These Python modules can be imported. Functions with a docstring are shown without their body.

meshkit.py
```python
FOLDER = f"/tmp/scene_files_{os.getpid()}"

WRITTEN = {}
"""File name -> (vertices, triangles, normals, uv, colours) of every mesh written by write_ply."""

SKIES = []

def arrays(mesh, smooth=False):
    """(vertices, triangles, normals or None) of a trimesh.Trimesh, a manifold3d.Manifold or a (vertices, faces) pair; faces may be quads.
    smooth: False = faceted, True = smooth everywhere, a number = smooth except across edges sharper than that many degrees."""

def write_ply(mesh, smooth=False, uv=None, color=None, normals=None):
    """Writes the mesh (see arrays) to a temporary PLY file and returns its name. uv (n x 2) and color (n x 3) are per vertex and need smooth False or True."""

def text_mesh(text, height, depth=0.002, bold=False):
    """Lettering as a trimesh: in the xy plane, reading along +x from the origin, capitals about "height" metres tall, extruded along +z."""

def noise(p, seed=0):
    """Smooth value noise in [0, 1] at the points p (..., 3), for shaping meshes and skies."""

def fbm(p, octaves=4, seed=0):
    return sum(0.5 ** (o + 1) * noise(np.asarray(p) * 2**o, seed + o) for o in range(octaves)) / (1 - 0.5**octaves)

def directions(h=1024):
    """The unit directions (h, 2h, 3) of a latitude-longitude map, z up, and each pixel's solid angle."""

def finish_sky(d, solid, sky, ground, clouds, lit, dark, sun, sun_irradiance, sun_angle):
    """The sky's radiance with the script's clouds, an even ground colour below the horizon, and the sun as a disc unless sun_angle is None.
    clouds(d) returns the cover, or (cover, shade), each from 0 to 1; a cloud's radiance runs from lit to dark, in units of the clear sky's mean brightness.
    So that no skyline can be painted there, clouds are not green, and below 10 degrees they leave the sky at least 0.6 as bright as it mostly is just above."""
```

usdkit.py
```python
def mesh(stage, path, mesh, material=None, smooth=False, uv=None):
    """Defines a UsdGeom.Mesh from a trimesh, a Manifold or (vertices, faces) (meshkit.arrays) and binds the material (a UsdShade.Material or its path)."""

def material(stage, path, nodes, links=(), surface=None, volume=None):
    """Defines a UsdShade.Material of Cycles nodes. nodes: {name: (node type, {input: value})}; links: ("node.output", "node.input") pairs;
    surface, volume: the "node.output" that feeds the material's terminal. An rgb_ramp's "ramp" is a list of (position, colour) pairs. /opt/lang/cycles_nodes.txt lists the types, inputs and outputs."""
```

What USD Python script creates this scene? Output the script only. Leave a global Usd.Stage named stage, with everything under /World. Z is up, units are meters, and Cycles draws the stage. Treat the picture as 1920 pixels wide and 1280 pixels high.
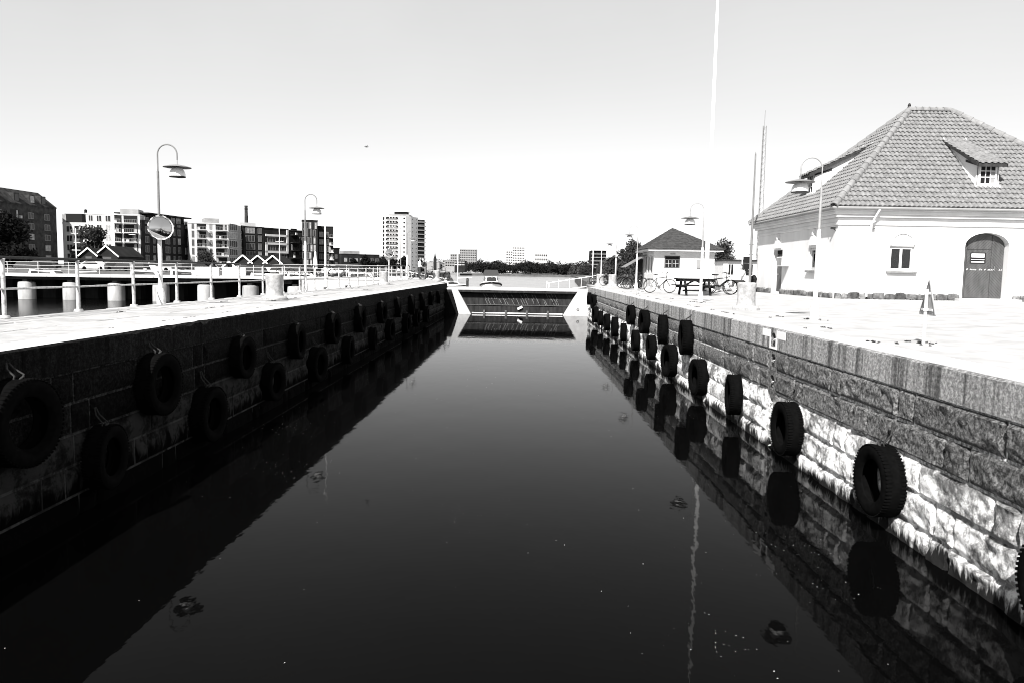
import math, random
import numpy as np, trimesh, shapely, usdkit, meshkit
from shapely.geometry import Polygon, box as sbox
from shapely import affinity
import manifold3d as m3
from pxr import Usd, UsdGeom, UsdLux, UsdShade, Gf, Sdf

PI = math.pi
stage = Usd.Stage.CreateInMemory()
UsdGeom.SetStageUpAxis(stage, 'Z'); UsdGeom.SetStageMetersPerUnit(stage, 1.0)
UsdGeom.Xform.Define(stage, '/World'); UsdGeom.Scope.Define(stage, '/World/Looks')

# ------------------------------------------------------------------ camera, sky, sun, exposure
cam = UsdGeom.Camera.Define(stage, '/World/camera')
R_, U_, B_ = (0.99979209, 0.01066772, 0.01737738), (-0.01829007, 0.09245033, 0.9955493), (0.00901369, -0.99566015, 0.09262622)
cam.AddTransformOp().Set(Gf.Matrix4d(*R_, 0, *U_, 0, *B_, 0, 0.0, 0.0, 0.95, 1))
cam.CreateHorizontalApertureAttr(36.0); cam.CreateVerticalApertureAttr(24.0)
cam.CreateFocalLengthAttr(26.25); cam.CreateClippingRangeAttr((0.1, 20000.0))
cam.CreateExposureAttr(1.45)
SUN_EL, SUN_AZ = math.radians(43), math.radians(22)          # sun behind the camera, a little to the left
to_sun = np.array([-math.sin(SUN_AZ) * math.cos(SUN_EL), -math.cos(SUN_AZ) * math.cos(SUN_EL), math.sin(SUN_EL)])
VEIL = 5.0
sky_mat = usdkit.material(stage, '/World/Looks/sky_light', {
    'sky': ('sky_texture', {'sky_type': 'single_scattering', 'sun_disc': False, 'sun_elevation': SUN_EL, 'sun_rotation': math.atan2(to_sun[0], to_sun[1]), 'aerosol_density': 0.4, 'air_density': 1.0}),
    'grey': ('rgb_to_bw', {}), 'tc': ('texture_coordinate', {}), 'cn': ('noise_texture', {'scale': 2.2, 'detail': 5}),
    'veil': ('map_range', {'from_min': 0.3, 'from_max': 0.7, 'to_min': 0.4, 'to_max': 0.6}), 'mx': ('mix_color', {'b': (VEIL,) * 3, 'use_clamp': False}),
    'b': ('background_shader', {'strength': 0.07})},                     # a thin even veil of high cloud over the clear sky
    [('sky.color', 'grey.color'), ('tc.generated', 'cn.vector'), ('cn.fac', 'veil.value'), ('veil.result', 'mx.fac'), ('grey.val', 'mx.a'), ('mx.result', 'b.color')], surface='b.background')
dome = UsdLux.DomeLight.Define(stage, '/World/sky')
UsdShade.MaterialBindingAPI.Apply(dome.GetPrim()).Bind(sky_mat)
dome.GetPrim().SetCustomDataByKey('kind', 'structure'); dome.GetPrim().SetCustomDataByKey('label', 'pale cloudless sky over the harbour')
sun = UsdLux.DistantLight.Define(stage, '/World/sun')
sun.CreateIntensityAttr(1.1); sun.CreateAngleAttr(0.53); sun.CreateNormalizeAttr(True); sun.CreateColorAttr(Gf.Vec3f(1.0, 0.98, 0.96))
zax = to_sun; xax = np.cross([0, 0, 1.0], zax); xax /= np.linalg.norm(xax); yax = np.cross(zax, xax)
sun.AddTransformOp().Set(Gf.Matrix4d(*map(float, xax), 0, *map(float, yax), 0, *map(float, zax), 0, 0, 0, 50, 1))

# ------------------------------------------------------------------ helpers
WATER = -2.2
XL, XR = -5.55, 4.71
_count = {}
def numbered(parent, name):
    k = (parent, name); n = _count.get(k, 0); _count[k] = n + 1
    return name if n == 0 else f'{name}_{n:03d}'
LOC = {}
def _tag(p, label=None, cat=None, group=None, kind=None):
    for k, v in (('label', label), ('category', cat), ('group', group), ('kind', kind)):
        if v: p.SetCustomDataByKey(k, v)
    return p
def thing(name, label, cat, loc=(0, 0, 0), rz=0.0, group=None, scale=1.0):
    path = '/World/' + numbered('/World', name)
    x = UsdGeom.Xform.Define(stage, path)
    x.AddTranslateOp().Set(Gf.Vec3d(*map(float, loc))); x.AddRotateZOp().Set(float(rz)); s = scale if np.ndim(scale) else (scale,) * 3
    x.AddScaleOp().Set(Gf.Vec3f(*map(float, s)))
    _tag(x.GetPrim(), label, cat, group)
    LOC[path] = np.array(loc, float)
    return path
def copy(src, label, loc, rz=0.0, group=None, scale=1.0, cat=None):
    base = src.rsplit('/', 1)[1]; base = base[:-4] if base[-4:-3] == '_' and base[-3:].isdigit() else base
    was = stage.GetPrimAtPath(src).GetCustomData()
    p = thing(base, label, cat or was['category'], loc, rz, group or was.get('group'), scale)
    pr = stage.GetPrimAtPath(p)
    pr.GetReferences().AddInternalReference(src); pr.SetInstanceable(True)
    return p
def obj(name, mesh, mat, parent='/World', smooth=False, world=False, **tags):
    """One Mesh prim. world=True: the mesh is in world coordinates and its thing stands at LOC (no turn)."""
    path = parent + '/' + numbered(parent, name)
    v, f = mesh[:2] if isinstance(mesh, (tuple, list)) else (meshkit.arrays(mesh)[0], meshkit.arrays(mesh)[1])
    if world and parent != '/World':
        top = '/World/' + parent.split('/')[2]
        v = np.asarray(v, float) - LOC.get(top, 0)
    usdkit.mesh(stage, path, (v, f), M[mat], smooth=smooth)
    _tag(stage.GetPrimAtPath(path), tags.get('label'), tags.get('cat'), tags.get('group'), tags.get('kind'))
    return path

class MB:
    """Collects shapes into one mesh."""
    def __init__(s): s.v, s.f, s.n = [], [], 0
    def add(s, v, f=None):
        if f is None: v, f, _ = meshkit.arrays(v)
        v, f = np.asarray(v, float), np.asarray(f, int)
        if f.shape[1] == 4: f = np.vstack([f[:, [0, 1, 2]], f[:, [0, 2, 3]]])
        s.v.append(v); s.f.append(f + s.n); s.n += len(v); return s
    def box(s, x0, x1, y0, y1, z0, z1):
        v = [(x, y, z) for x in (x0, x1) for y in (y0, y1) for z in (z0, z1)]
        return s.add(v, [[0, 1, 3, 2], [4, 6, 7, 5], [0, 4, 5, 1], [2, 3, 7, 6], [0, 2, 6, 4], [1, 5, 7, 3]])
    def cbox(s, x0, x1, y0, y1, z0, z1, c=0.01):
        """box with chamfered edges"""
        a = np.array([[x, y, z] for x in (0, 1) for y in (0, 1) for z in (0, 1)], float)
        lo, hi = np.array([x0, y0, z0]), np.array([x1, y1, z1]); pts = []
        for k in range(3):
            m = np.full(3, c); m[k] = 0
            pts.append(np.where(a > .5, hi - m, lo + m))
        h = m3.Manifold.hull_points(np.vstack(pts))
        return s.add(h)
    def bar(s, p, q, w, h=None, up=(0, 0, 1)):
        p, q = np.asarray(p, float), np.asarray(q, float); h = h or w
        t = q - p; t /= np.linalg.norm(t); a = np.cross(t, up)
        if np.linalg.norm(a) < 1e-6: a = np.cross(t, (1, 0, 0))
        a /= np.linalg.norm(a); b = np.cross(a, t)
        v = [e + i * a * w / 2 + j * b * h / 2 for e in (p, q) for i in (-1, 1) for j in (-1, 1)]
        return s.add(v, [[0, 1, 3, 2], [4, 6, 7, 5], [0, 4, 5, 1], [2, 3, 7, 6], [0, 2, 6, 4], [1, 5, 7, 3]])
    def tube(s, pts, r, n=8, caps=True):
        p = np.asarray(pts, float); k = len(p); r = np.broadcast_to(np.asarray(r, float), (k,))
        t = np.gradient(p, axis=0); t /= np.linalg.norm(t, axis=1, keepdims=True) + 1e-12
        a = np.zeros_like(p); ref = np.array([0, 0, 1.0]) if abs(t[0, 2]) < .9 else np.array([1.0, 0, 0])
        for i in range(k):
            ref = ref - t[i] * (ref @ t[i]); ref /= np.linalg.norm(ref); a[i] = ref
        b = np.cross(t, a); ang = np.arange(n) * 2 * PI / n
        v = (p[:, None] + r[:, None, None] * (np.cos(ang)[None, :, None] * a[:, None] + np.sin(ang)[None, :, None] * b[:, None])).reshape(-1, 3)
        f = [[i * n + j, i * n + (j + 1) % n, (i + 1) * n + (j + 1) % n, (i + 1) * n + j] for i in range(k - 1) for j in range(n)]
        f = np.array(f); F = np.vstack([f[:, [0, 1, 2]], f[:, [0, 2, 3]]])
        if caps:
            F = np.vstack([F, [[0, j + 1, j] for j in range(1, n - 1)], [[(k - 1) * n, (k - 1) * n + j, (k - 1) * n + j + 1] for j in range(1, n - 1)]])
        return s.add(v, F)
    def lathe(s, prof, n=24, c=(0, 0, 0), axis='z'):
        """prof: (radius, height) pairs turned about z (or x, y)"""
        pr = np.asarray(prof, float); k = len(pr); ang = np.arange(n) * 2 * PI / n
        X = pr[:, 0, None] * np.cos(ang); Y = pr[:, 0, None] * np.sin(ang); Z = np.broadcast_to(pr[:, 1, None], X.shape)
        v = np.stack({'z': (X, Y, Z), 'x': (Z, X, Y), 'y': (Y, Z, X)}[axis], -1).reshape(-1, 3) + np.asarray(c, float)
        f = [[i * n + j, i * n + (j + 1) % n, (i + 1) * n + (j + 1) % n, (i + 1) * n + j] for i in range(k - 1) for j in range(n)]
        return s.add(v, f)
    def poly(s, geom, d0, d1, fn):
        """extrudes a shapely polygon (u, w) from d0 to d1 and places it with fn(u, w, d)"""
        for g in getattr(geom, 'geoms', [geom]):
            if g.is_empty or g.geom_type != 'Polygon' or g.area < 1e-6: continue
            m = trimesh.creation.extrude_polygon(g, abs(d1 - d0), engine='earcut')
            v = np.array(m.vertices); s.add(fn(v[:, 0], v[:, 1], v[:, 2] + min(d0, d1)), m.faces)
        return s
    @property
    def mesh(s): return np.vstack(s.v), np.vstack(s.f)
front = lambda y0: (lambda u, w, d: np.stack([u, y0 + d, w], 1))          # polygon in x, z; d goes away from the viewer
side = lambda x0: (lambda u, w, d: np.stack([x0 + d, u, w], 1))           # polygon in y, z; d goes to +x
flat = lambda z0: (lambda u, w, d: np.stack([u, w, z0 + d], 1))
def rough_box(w, d, h, seed, amp=0.03):
    b = trimesh.creation.box((w, d, h)).subdivide().subdivide(); v = np.array(b.vertices)
    nrm = v / (np.linalg.norm(v, axis=1, keepdims=True) + 1e-9)
    k = np.abs(v / (np.array([w, d, h]) / 2)); v = v * (1 - 0.12 * (np.sort(k, 1)[:, 1:2] ** 4))
    return v + nrm * (meshkit.fbm(v * 7 + seed * 3.1, 3, seed)[:, None] - .5) * amp * 2, np.array(b.faces)

# ------------------------------------------------------------------ materials (all grey: the place is seen in black and white)
M = {}
def mat(name, lo, hi=None, scale=3.0, detail=5, rough=0.7, bump=0.0, bscale=40.0, stretch=(1, 1, 1), metallic=0.0, spec=0.5, rnd=0.0, vec='object', at=(0.3, 0.7), dist=0.02):
    hi = lo if hi is None else hi
    n = {'t': ('texture_coordinate', {}), 'g': ('geometry', {}), 'm': ('mapping', {'scale': stretch}), 'n': ('noise_texture', {'scale': scale, 'detail': detail, 'roughness': 0.6}),
         'r': ('rgb_ramp', {'ramp': [(0, (lo,) * 3), (at[0], (lo,) * 3), (at[1], (hi,) * 3), (1, (hi,) * 3)]}), 'p': ('principled_bsdf', {'roughness': rough, 'metallic': metallic, 'specular_ior_level': spec})}
    l = [('g.position' if vec == 'world' else 't.object', 'm.vector'), ('m.vector', 'n.vector'), ('n.fac', 'r.fac')]
    col = 'r.color'
    if rnd:
        n |= {'o': ('object_info', {}), 'mr': ('map_range', {'from_min': 0, 'from_max': 1, 'to_min': 1 - rnd, 'to_max': 1 + rnd}), 'mx': ('mix_color', {'blend_type': 'multiply', 'fac': 1.0, 'use_clamp': False})}
        l += [('o.random', 'mr.value'), ('r.color', 'mx.a'), ('mr.result', 'mx.b')]; col = 'mx.result'
    l.append((col, 'p.base_color'))
    if bump:
        n |= {'bn': ('noise_texture', {'scale': bscale, 'detail': 6, 'roughness': 0.65}), 'b': ('bump', {'strength': bump, 'distance': dist})}
        l += [('m.vector', 'bn.vector'), ('bn.fac', 'b.height'), ('b.normal', 'p.normal')]
    M[name] = usdkit.material(stage, '/World/Looks/' + name, n, l, surface='p.BSDF')

def wall_stone(name, base, pale, stain, band=True, rnd=0.25, streak=0.0, floor=-2.0, con=1.0, spec=0.2):
    """Quay stone: mottled grey above, a bleached tide band below with dark stains of its own, dark wet foot."""
    n = {'g': ('geometry', {}), 'sx': ('separate_xyz', {}), 'n1': ('noise_texture', {'scale': 2.2, 'detail': 6, 'roughness': 0.65}), 'n2': ('noise_texture', {'scale': 22, 'detail': 8, 'roughness': 0.8}),
         'ms': ('mapping', {'scale': (1, 4.2, 0.14)}), 'n3': ('noise_texture', {'scale': 1.6, 'detail': 5, 'roughness': 0.6}),
         'r1': ('rgb_ramp', {'ramp': [(0.40, (base * (1 - .82 * con),) * 3), (0.5, (base,) * 3), (0.6, (base * (1 + 1.6 * con),) * 3)]}),
         'o': ('object_info', {}), 'mr': ('map_range', {'to_min': 1 - rnd, 'to_max': 1 + rnd}), 'mx': ('mix_color', {'blend_type': 'multiply', 'fac': 1.0, 'use_clamp': False}),
         'p': ('principled_bsdf', {'roughness': 0.9, 'specular_ior_level': spec}), 'b': ('bump', {'strength': 1.0, 'distance': 0.07}), 'n4': ('noise_texture', {'scale': 11, 'detail': 9, 'roughness': 0.78}), 'n5': ('noise_texture', {'scale': 1.1, 'detail': 3})}
    l = [('g.position', 'sx.vector'), ('g.position', 'n1.vector'), ('g.position', 'n2.vector'), ('g.position', 'ms.vector'), ('ms.vector', 'n3.vector'), ('n2.fac', 'r1.fac'),
         ('o.random', 'mr.value'), ('r1.color', 'mx.a'), ('mr.result', 'mx.b'), ('g.position', 'n4.vector'), ('n4.fac', 'b.height'), ('b.normal', 'p.normal')]
    col = 'mx.result'
    if streak:
        n |= {'rs': ('rgb_ramp', {'ramp': [(0.47, (1,) * 3), (0.62, (1 - streak,) * 3)]}), 'mk': ('mix_color', {'blend_type': 'multiply', 'fac': 1.0})}
        l += [('n3.fac', 'rs.fac'), (col, 'mk.a'), ('rs.color', 'mk.b')]; col = 'mk.result'
    if band:
        # height of the band edges wanders with the noise
        n |= {'a1': ('math', {'math_type': 'multiply_add', 'value2': 0.55, 'value3': -0.28}), 'zz': ('math', {'math_type': 'add'}),
              'up': ('map_range', {'from_min': -1.16, 'from_max': -1.28, 'to_min': 0, 'to_max': 1, 'clamp': True}), 'lo': ('map_range', {'from_min': floor, 'from_max': floor - 0.12, 'to_min': 0, 'to_max': 1, 'clamp': True}),
              'rp': ('rgb_ramp', {'ramp': [(0.0, (pale,) * 3), (0.47, (pale,) * 3), (0.53, (pale * .36,) * 3), (0.60, (base * .7,) * 3)]}),
              'mb': ('mix_color', {'blend_type': 'mix'}), 'mw': ('mix_color', {'blend_type': 'mix', 'b': (stain,) * 3}), 'a2': ('math', {'math_type': 'multiply_add', 'value2': 0.9, 'value3': -0.45}), 'z2': ('math', {'math_type': 'add'}),
              'av': ('mix_float', {'fac': 0.5})}
        l += [('n1.fac', 'a1.value1'), ('sx.z', 'zz.value1'), ('a1.value', 'zz.value2'), ('zz.value', 'up.value'), ('n3.fac', 'a2.value1'), ('sx.z', 'z2.value1'), ('a2.value', 'z2.value2'), ('z2.value', 'lo.value'),
              ('n1.fac', 'av.a'), ('n4.fac', 'av.b'), ('av.result', 'rp.fac'), ('up.result', 'mb.fac'), (col, 'mb.a'), ('rp.color', 'mb.b'), ('lo.result', 'mw.fac'), ('mb.result', 'mw.a')]
        col = 'mw.result'
    l.append((col, 'p.base_color'))
    M[name] = usdkit.material(stage, '/World/Looks/' + name, n, l, surface='p.BSDF')

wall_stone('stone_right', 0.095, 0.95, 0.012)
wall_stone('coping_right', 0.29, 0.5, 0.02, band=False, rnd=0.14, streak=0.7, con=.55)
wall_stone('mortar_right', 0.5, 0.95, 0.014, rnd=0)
wall_stone('stone_left', 0.0065, 0.036, 0.0006, rnd=0.45, floor=-1.7, spec=0.03)  # shaded copy of the dock stone: its shade is put into the colour
wall_stone('coping_left', 0.011, 0.014, 0.003, band=False, rnd=0.25, streak=0.5, spec=0.03, con=.8)  # coping of the unlit side, shade painted in as a darker tone
wall_stone('mortar_left', 0.03, 0.07, 0.002, rnd=0, spec=0.03)  # mortar darkened likewise, carrying the left wall's shade in its colour
mat('paving', 0.22, 0.36, 1.6, rough=0.9, bump=0.3, bscale=30, vec='world', rnd=0.05)
mat('cobble', 0.22, 0.34, 4, rough=0.9, bump=0.4, bscale=25, rnd=0.12)
mat('joint_dirt', 0.03, 0.06, 10, rough=0.95)
mat('coping_top', 0.34, 0.46, 2.5, rough=0.9, bump=0.3, bscale=30, rnd=0.06)
mat('concrete', 0.34, 0.46, 2.0, rough=0.9, bump=0.3, bscale=20)
mat('concrete_stained', 0.18, 0.42, 1.6, rough=0.9, bump=0.3, bscale=20, stretch=(1, 1, .3))
mat('granite', 0.17, 0.4, 7, rough=0.85, bump=0.4, bscale=60)
mat('white_paint', 0.72, 0.8, 3, rough=0.45)
mat('old_white_paint', 0.36, 0.62, 14, rough=0.55, bump=0.25, bscale=60, at=(.3, .5))
mat('render_white', 0.5, 0.63, 1.1, detail=8, stretch=(1, 1, .3), rough=0.9, bump=0.15, bscale=90, vec='world')
mat('window_white', 0.5, 0.58, 6, rough=0.5)
mat('dark_metal', 0.012, 0.025, 8, rough=0.6, spec=0.2)
mat('lamp_arm', 0.11, 0.17, 8, rough=0.6, spec=0.3)
mat('lamp_arm_pale', 0.2, 0.3, 8, rough=0.6, spec=0.3)
mat('rail_paint', 0.2, 0.42, 14, rough=0.7, at=(.35, .55))
mat('bike_paint', 0.01, 0.03, 8, rough=0.5, rnd=0.7, spec=0.1)
mat('black', 0.006, 0.011, 8, rough=0.7, spec=0.15)
mat('rubber', 0.0014, 0.0035, 14, rough=0.95, bump=0.3, bscale=60, spec=0.02)
mat('rope', 0.006, 0.03, 40, rough=0.95)
mat('iron', 0.04, 0.1, 20, rough=0.7, bump=0.3, bscale=80)
mat('steel', 0.35, 0.45, 8, rough=0.35, metallic=0.9)
mat('gate_steel', 0.013, 0.034, 5, spec=0.05, rough=0.8, bump=0.2, bscale=20, stretch=(1, 1, .25))
mat('scratch', 0.1, 0.25, 20, rough=0.8)
mat('pantile', 0.09, 0.2, 5.0, rough=0.8, bump=0.2, bscale=50, vec='world')
mat('ridge_tile', 0.11, 0.19, 5, rough=0.85, bump=0.3, bscale=40, rnd=0.12)
mat('hut_roof', 0.02, 0.055, 6, spec=0.1, rough=0.9, bump=0.5, bscale=30)
mat('wood_dark', 0.02, 0.04, 6, spec=0.15, rough=0.8, bump=0.3, bscale=30, stretch=(1, 1, .15))
mat('wood_table', 0.008, 0.02, 6, spec=0.03, rough=1.0, bump=0.3, bscale=30, rnd=0.2)
mat('door_wood', 0.035, 0.075, 6, rough=0.6, bump=0.25, bscale=30, stretch=(1, 1, .3))
mat('door_dark', 0.03, 0.055, 6, rough=0.6)
mat('rubble', 0.015, 0.16, 6, rough=0.95, bump=0.5, bscale=30, rnd=0.6)
mat('sign_back', 0.10, 0.17, 12, rough=0.6, metallic=0.0, stretch=(1, 1, .3))
mat('far_white', 0.4, 0.52, 0.6, rough=0.85)
mat('far_grey', 0.16, 0.24, 0.6, rough=0.85)
mat('far_dark', 0.008, 0.02, 0.5, spec=0.1, rough=0.9, bump=0.2, bscale=3)
mat('far_brick', 0.012, 0.05, 0.9, spec=0.1, rough=0.9, bump=0.3, bscale=4, detail=8)
mat('far_window', 0.012, 0.03, 0.5, rough=0.3, spec=0.3)
mat('far_curtain', 0.12, 0.35, 1.5, rough=0.7)
mat('far_frame', 0.5, 0.6, 1, rough=0.7)
mat('far_hazy', 0.5, 0.7, 0.05, rough=0.9)
mat('far_hazy_window', 0.02, 0.05, 0.2, rough=0.6, spec=0.2)
mat('skin', 0.3, 0.36, 20, rough=0.6)
mat('cloth_white', 0.7, 0.78, 20, rough=0.9)
mat('cloth_dark', 0.015, 0.03, 20, rough=0.9)
mat('cloth_grey', 0.1, 0.16, 20, rough=0.9)
mat('hair', 0.012, 0.02, 60, rough=0.6)
mat('bark', 0.04, 0.09, 8, rough=0.95, bump=0.5, bscale=20)
mat('gull', 0.05, 0.1, 20, rough=0.8)
mat('shore_ground', 0.05, 0.12, 0.3, rough=1.0, spec=0.05)
def leaf_mat(name, lo, hi, tr=0.25):
    M[name] = usdkit.material(stage, '/World/Looks/' + name, {
        'g': ('geometry', {}), 'mr': ('rgb_ramp', {'ramp': [(0, (lo,) * 3), (1, (hi,) * 3)]}), 'd': ('diffuse_bsdf', {}), 't': ('translucent_bsdf', {}), 'x': ('mix_closure', {'fac': tr})},
        [('g.random_per_island', 'mr.fac'), ('mr.color', 'd.color'), ('mr.color', 't.color'), ('d.BSDF', 'x.closure1'), ('t.BSDF', 'x.closure2')], surface='x.closure')
leaf_mat('leaf_dark', 0.012, 0.05); leaf_mat('leaf_mid', 0.04, 0.18); leaf_mat('leaf_light', 0.07, 0.3); leaf_mat('leaf_far', 0.015, 0.07, 0.1)
M['glass'] = usdkit.material(stage, '/World/Looks/glass', {'f': ('fresnel', {'IOR': 1.5}), 't': ('transparent_bsdf', {'color': (.85,) * 3}), 'g': ('glossy_bsdf', {'roughness': 0.02, 'color': (.9,) * 3}), 'x': ('mix_closure', {})},
    [('f.fac', 'x.fac'), ('t.BSDF', 'x.closure1'), ('g.BSDF', 'x.closure2')], surface='x.closure')
M['mirror'] = usdkit.material(stage, '/World/Looks/mirror', {'g': ('glossy_bsdf', {'roughness': 0.04, 'color': (.5,) * 3})}, [], surface='g.BSDF')
M['water'] = usdkit.material(stage, '/World/Looks/water', {
    'g': ('geometry', {}), 'sx': ('separate_xyz', {}), 'far': ('map_range', {'from_min': 58, 'from_max': 90, 'to_min': 0.0, 'to_max': 1.0, 'clamp': True}),
    'm': ('mapping', {'scale': (1.0, 0.6, 1)}), 'n1': ('noise_texture', {'scale': 1.6, 'detail': 4, 'roughness': 0.55}), 'n2': ('noise_texture', {'scale': 0.35, 'detail': 5, 'roughness': 0.6}),
    'ax': ('map_range', {'from_min': -9.0, 'from_max': -10.5, 'to_min': 0.0, 'to_max': 1.0, 'clamp': True}), 'mxx': ('math', {'math_type': 'maximum'}), 'fk': ('math', {'math_type': 'multiply', 'value2': 0.04}), 'rg': ('map_range', {'from_min': 0, 'from_max': 1, 'to_min': 0.025, 'to_max': 0.14}), 'k1': ('math', {'math_type': 'multiply', 'value2': 0.028}), 'n3': ('noise_texture', {'scale': 11, 'detail': 2}), 'k3': ('math', {'math_type': 'multiply_add', 'value2': 0.0022}), 'k2': ('math', {'math_type': 'multiply'}), 'sum': ('math', {'math_type': 'add'}),
    'b': ('bump', {'strength': 1.0, 'distance': 0.12}), 'p': ('principled_bsdf', {'base_color': (0.001,) * 3, 'roughness': 0.025, 'ior': 1.09})},
    [('g.position', 'sx.vector'), ('sx.y', 'far.value'), ('g.position', 'm.vector'), ('m.vector', 'n1.vector'), ('m.vector', 'n2.vector'), ('n1.fac', 'k1.value1'), ('n2.fac', 'k2.value1'), ('sx.x', 'ax.value'), ('far.result', 'mxx.value1'), ('ax.result', 'mxx.value2'), ('mxx.value', 'fk.value1'), ('mxx.value', 'rg.value'), ('rg.result', 'p.roughness'), ('fk.value', 'k2.value2'),
     ('m.vector', 'n3.vector'), ('n3.fac', 'k3.value1'), ('k1.value', 'k3.value3'), ('k3.value', 'sum.value1'), ('k2.value', 'sum.value2'), ('sum.value', 'b.height'), ('b.normal', 'p.normal')], surface='p.BSDF')

M['harbour_water'] = usdkit.material(stage, '/World/Looks/harbour_water', {
    'g': ('geometry', {}), 'm': ('mapping', {'scale': (0.25, 1.0, 1)}), 'n': ('noise_texture', {'scale': 0.5, 'detail': 6, 'roughness': 0.7}), 'r': ('rgb_ramp', {'ramp': [(0.35, (0.12,) * 3), (0.6, (0.26,) * 3)]}),  # pale base colour stands in for sun glitter and reflected sky
    'b': ('bump', {'strength': 1.0, 'distance': 0.01}), 'p': ('principled_bsdf', {'roughness': 0.3, 'ior': 1.33})},
    [('g.position', 'm.vector'), ('m.vector', 'n.vector'), ('n.fac', 'r.fac'), ('r.color', 'p.base_color'), ('n.fac', 'b.height'), ('b.normal', 'p.normal')], surface='p.BSDF')

# ------------------------------------------------------------------ large structure: water, quay ground, shores
def sheet(x0, x1, y0, y1, z, nx=1, ny=1, fn=None):
    X, Y = np.meshgrid(np.linspace(x0, x1, nx + 1), np.linspace(y0, y1, ny + 1))
    Z = np.full_like(X, z) if fn is None else fn(X, Y)
    i = np.arange(ny)[:, None] * (nx + 1) + np.arange(nx)
    q = np.stack([i, i + 1, i + nx + 2, i + nx + 1], -1).reshape(-1, 4)
    return MB().add(np.stack([X, Y, Z], -1).reshape(-1, 3), q).mesh
obj('water', MB().add(*sheet(-4000, 4000, -60, 55.9, WATER)).add(*sheet(-4000, -9, 55.9, 70.3, WATER)).mesh, 'water', kind='structure', label='still dark water in the dock and under the jetty')
obj('harbour_water', MB().add(*sheet(-9, 4000, 55.9, 9000, WATER)).add(*sheet(-4000, -9, 70.3, 9000, WATER)).mesh, 'harbour_water', kind='structure', label='bright rippled harbour water beyond the lock gate')
ss = lambda t: np.clip(t, 0, 1) ** 2 * (3 - 2 * np.clip(t, 0, 1))
gR = lambda x, y: 0.11 * ss((x - 7.5) / 4.5) + 0.06 * ss((y - 40) / 15) * ss((x - 5.6) / 2)
gL = lambda x, y: 0.2 * ss((y - 40) / 16) * ss((-6.1 - x) / 1.2)
COP = 0.55                                                     # depth of the coping stones
# right quay: paving behind the coping
g = MB().add(*sheet(XR + COP + .012, 70, -4, 60, 0, 60, 60, lambda X, Y: gR(X, Y) + 0.006 * meshkit.noise(np.stack([X * 1.3, Y * 1.3, X * 0], -1)) - .004))
obj('quay_paving', g.mesh, 'paving', smooth=True, kind='structure', label='sunlit pale paving of the right quay')
b = MB().box(XR + COP, 70, -4, 51.3, -4, -.02); b.box(5.35, 70, 51.3, 60, -4, -.02)
obj('quay_fill', b.mesh, 'concrete', kind='structure', label='body of the right quay under its paving')
# left mole body
b = MB().box(-8.98, XL - COP, -4, 61.5, -4, -.05)
obj('mole_fill', b.mesh, 'concrete_stained', kind='structure', label='body of the narrow left mole')
b = MB().add(*sheet(-8.98, XL - COP - .005, -4, 61.5, 0, 4, 40, lambda X, Y: gL(X, Y) - .035))
obj('mole_bed', b.mesh, 'joint_dirt', kind='structure', label='dirt bed between the slabs on the left mole')
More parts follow.
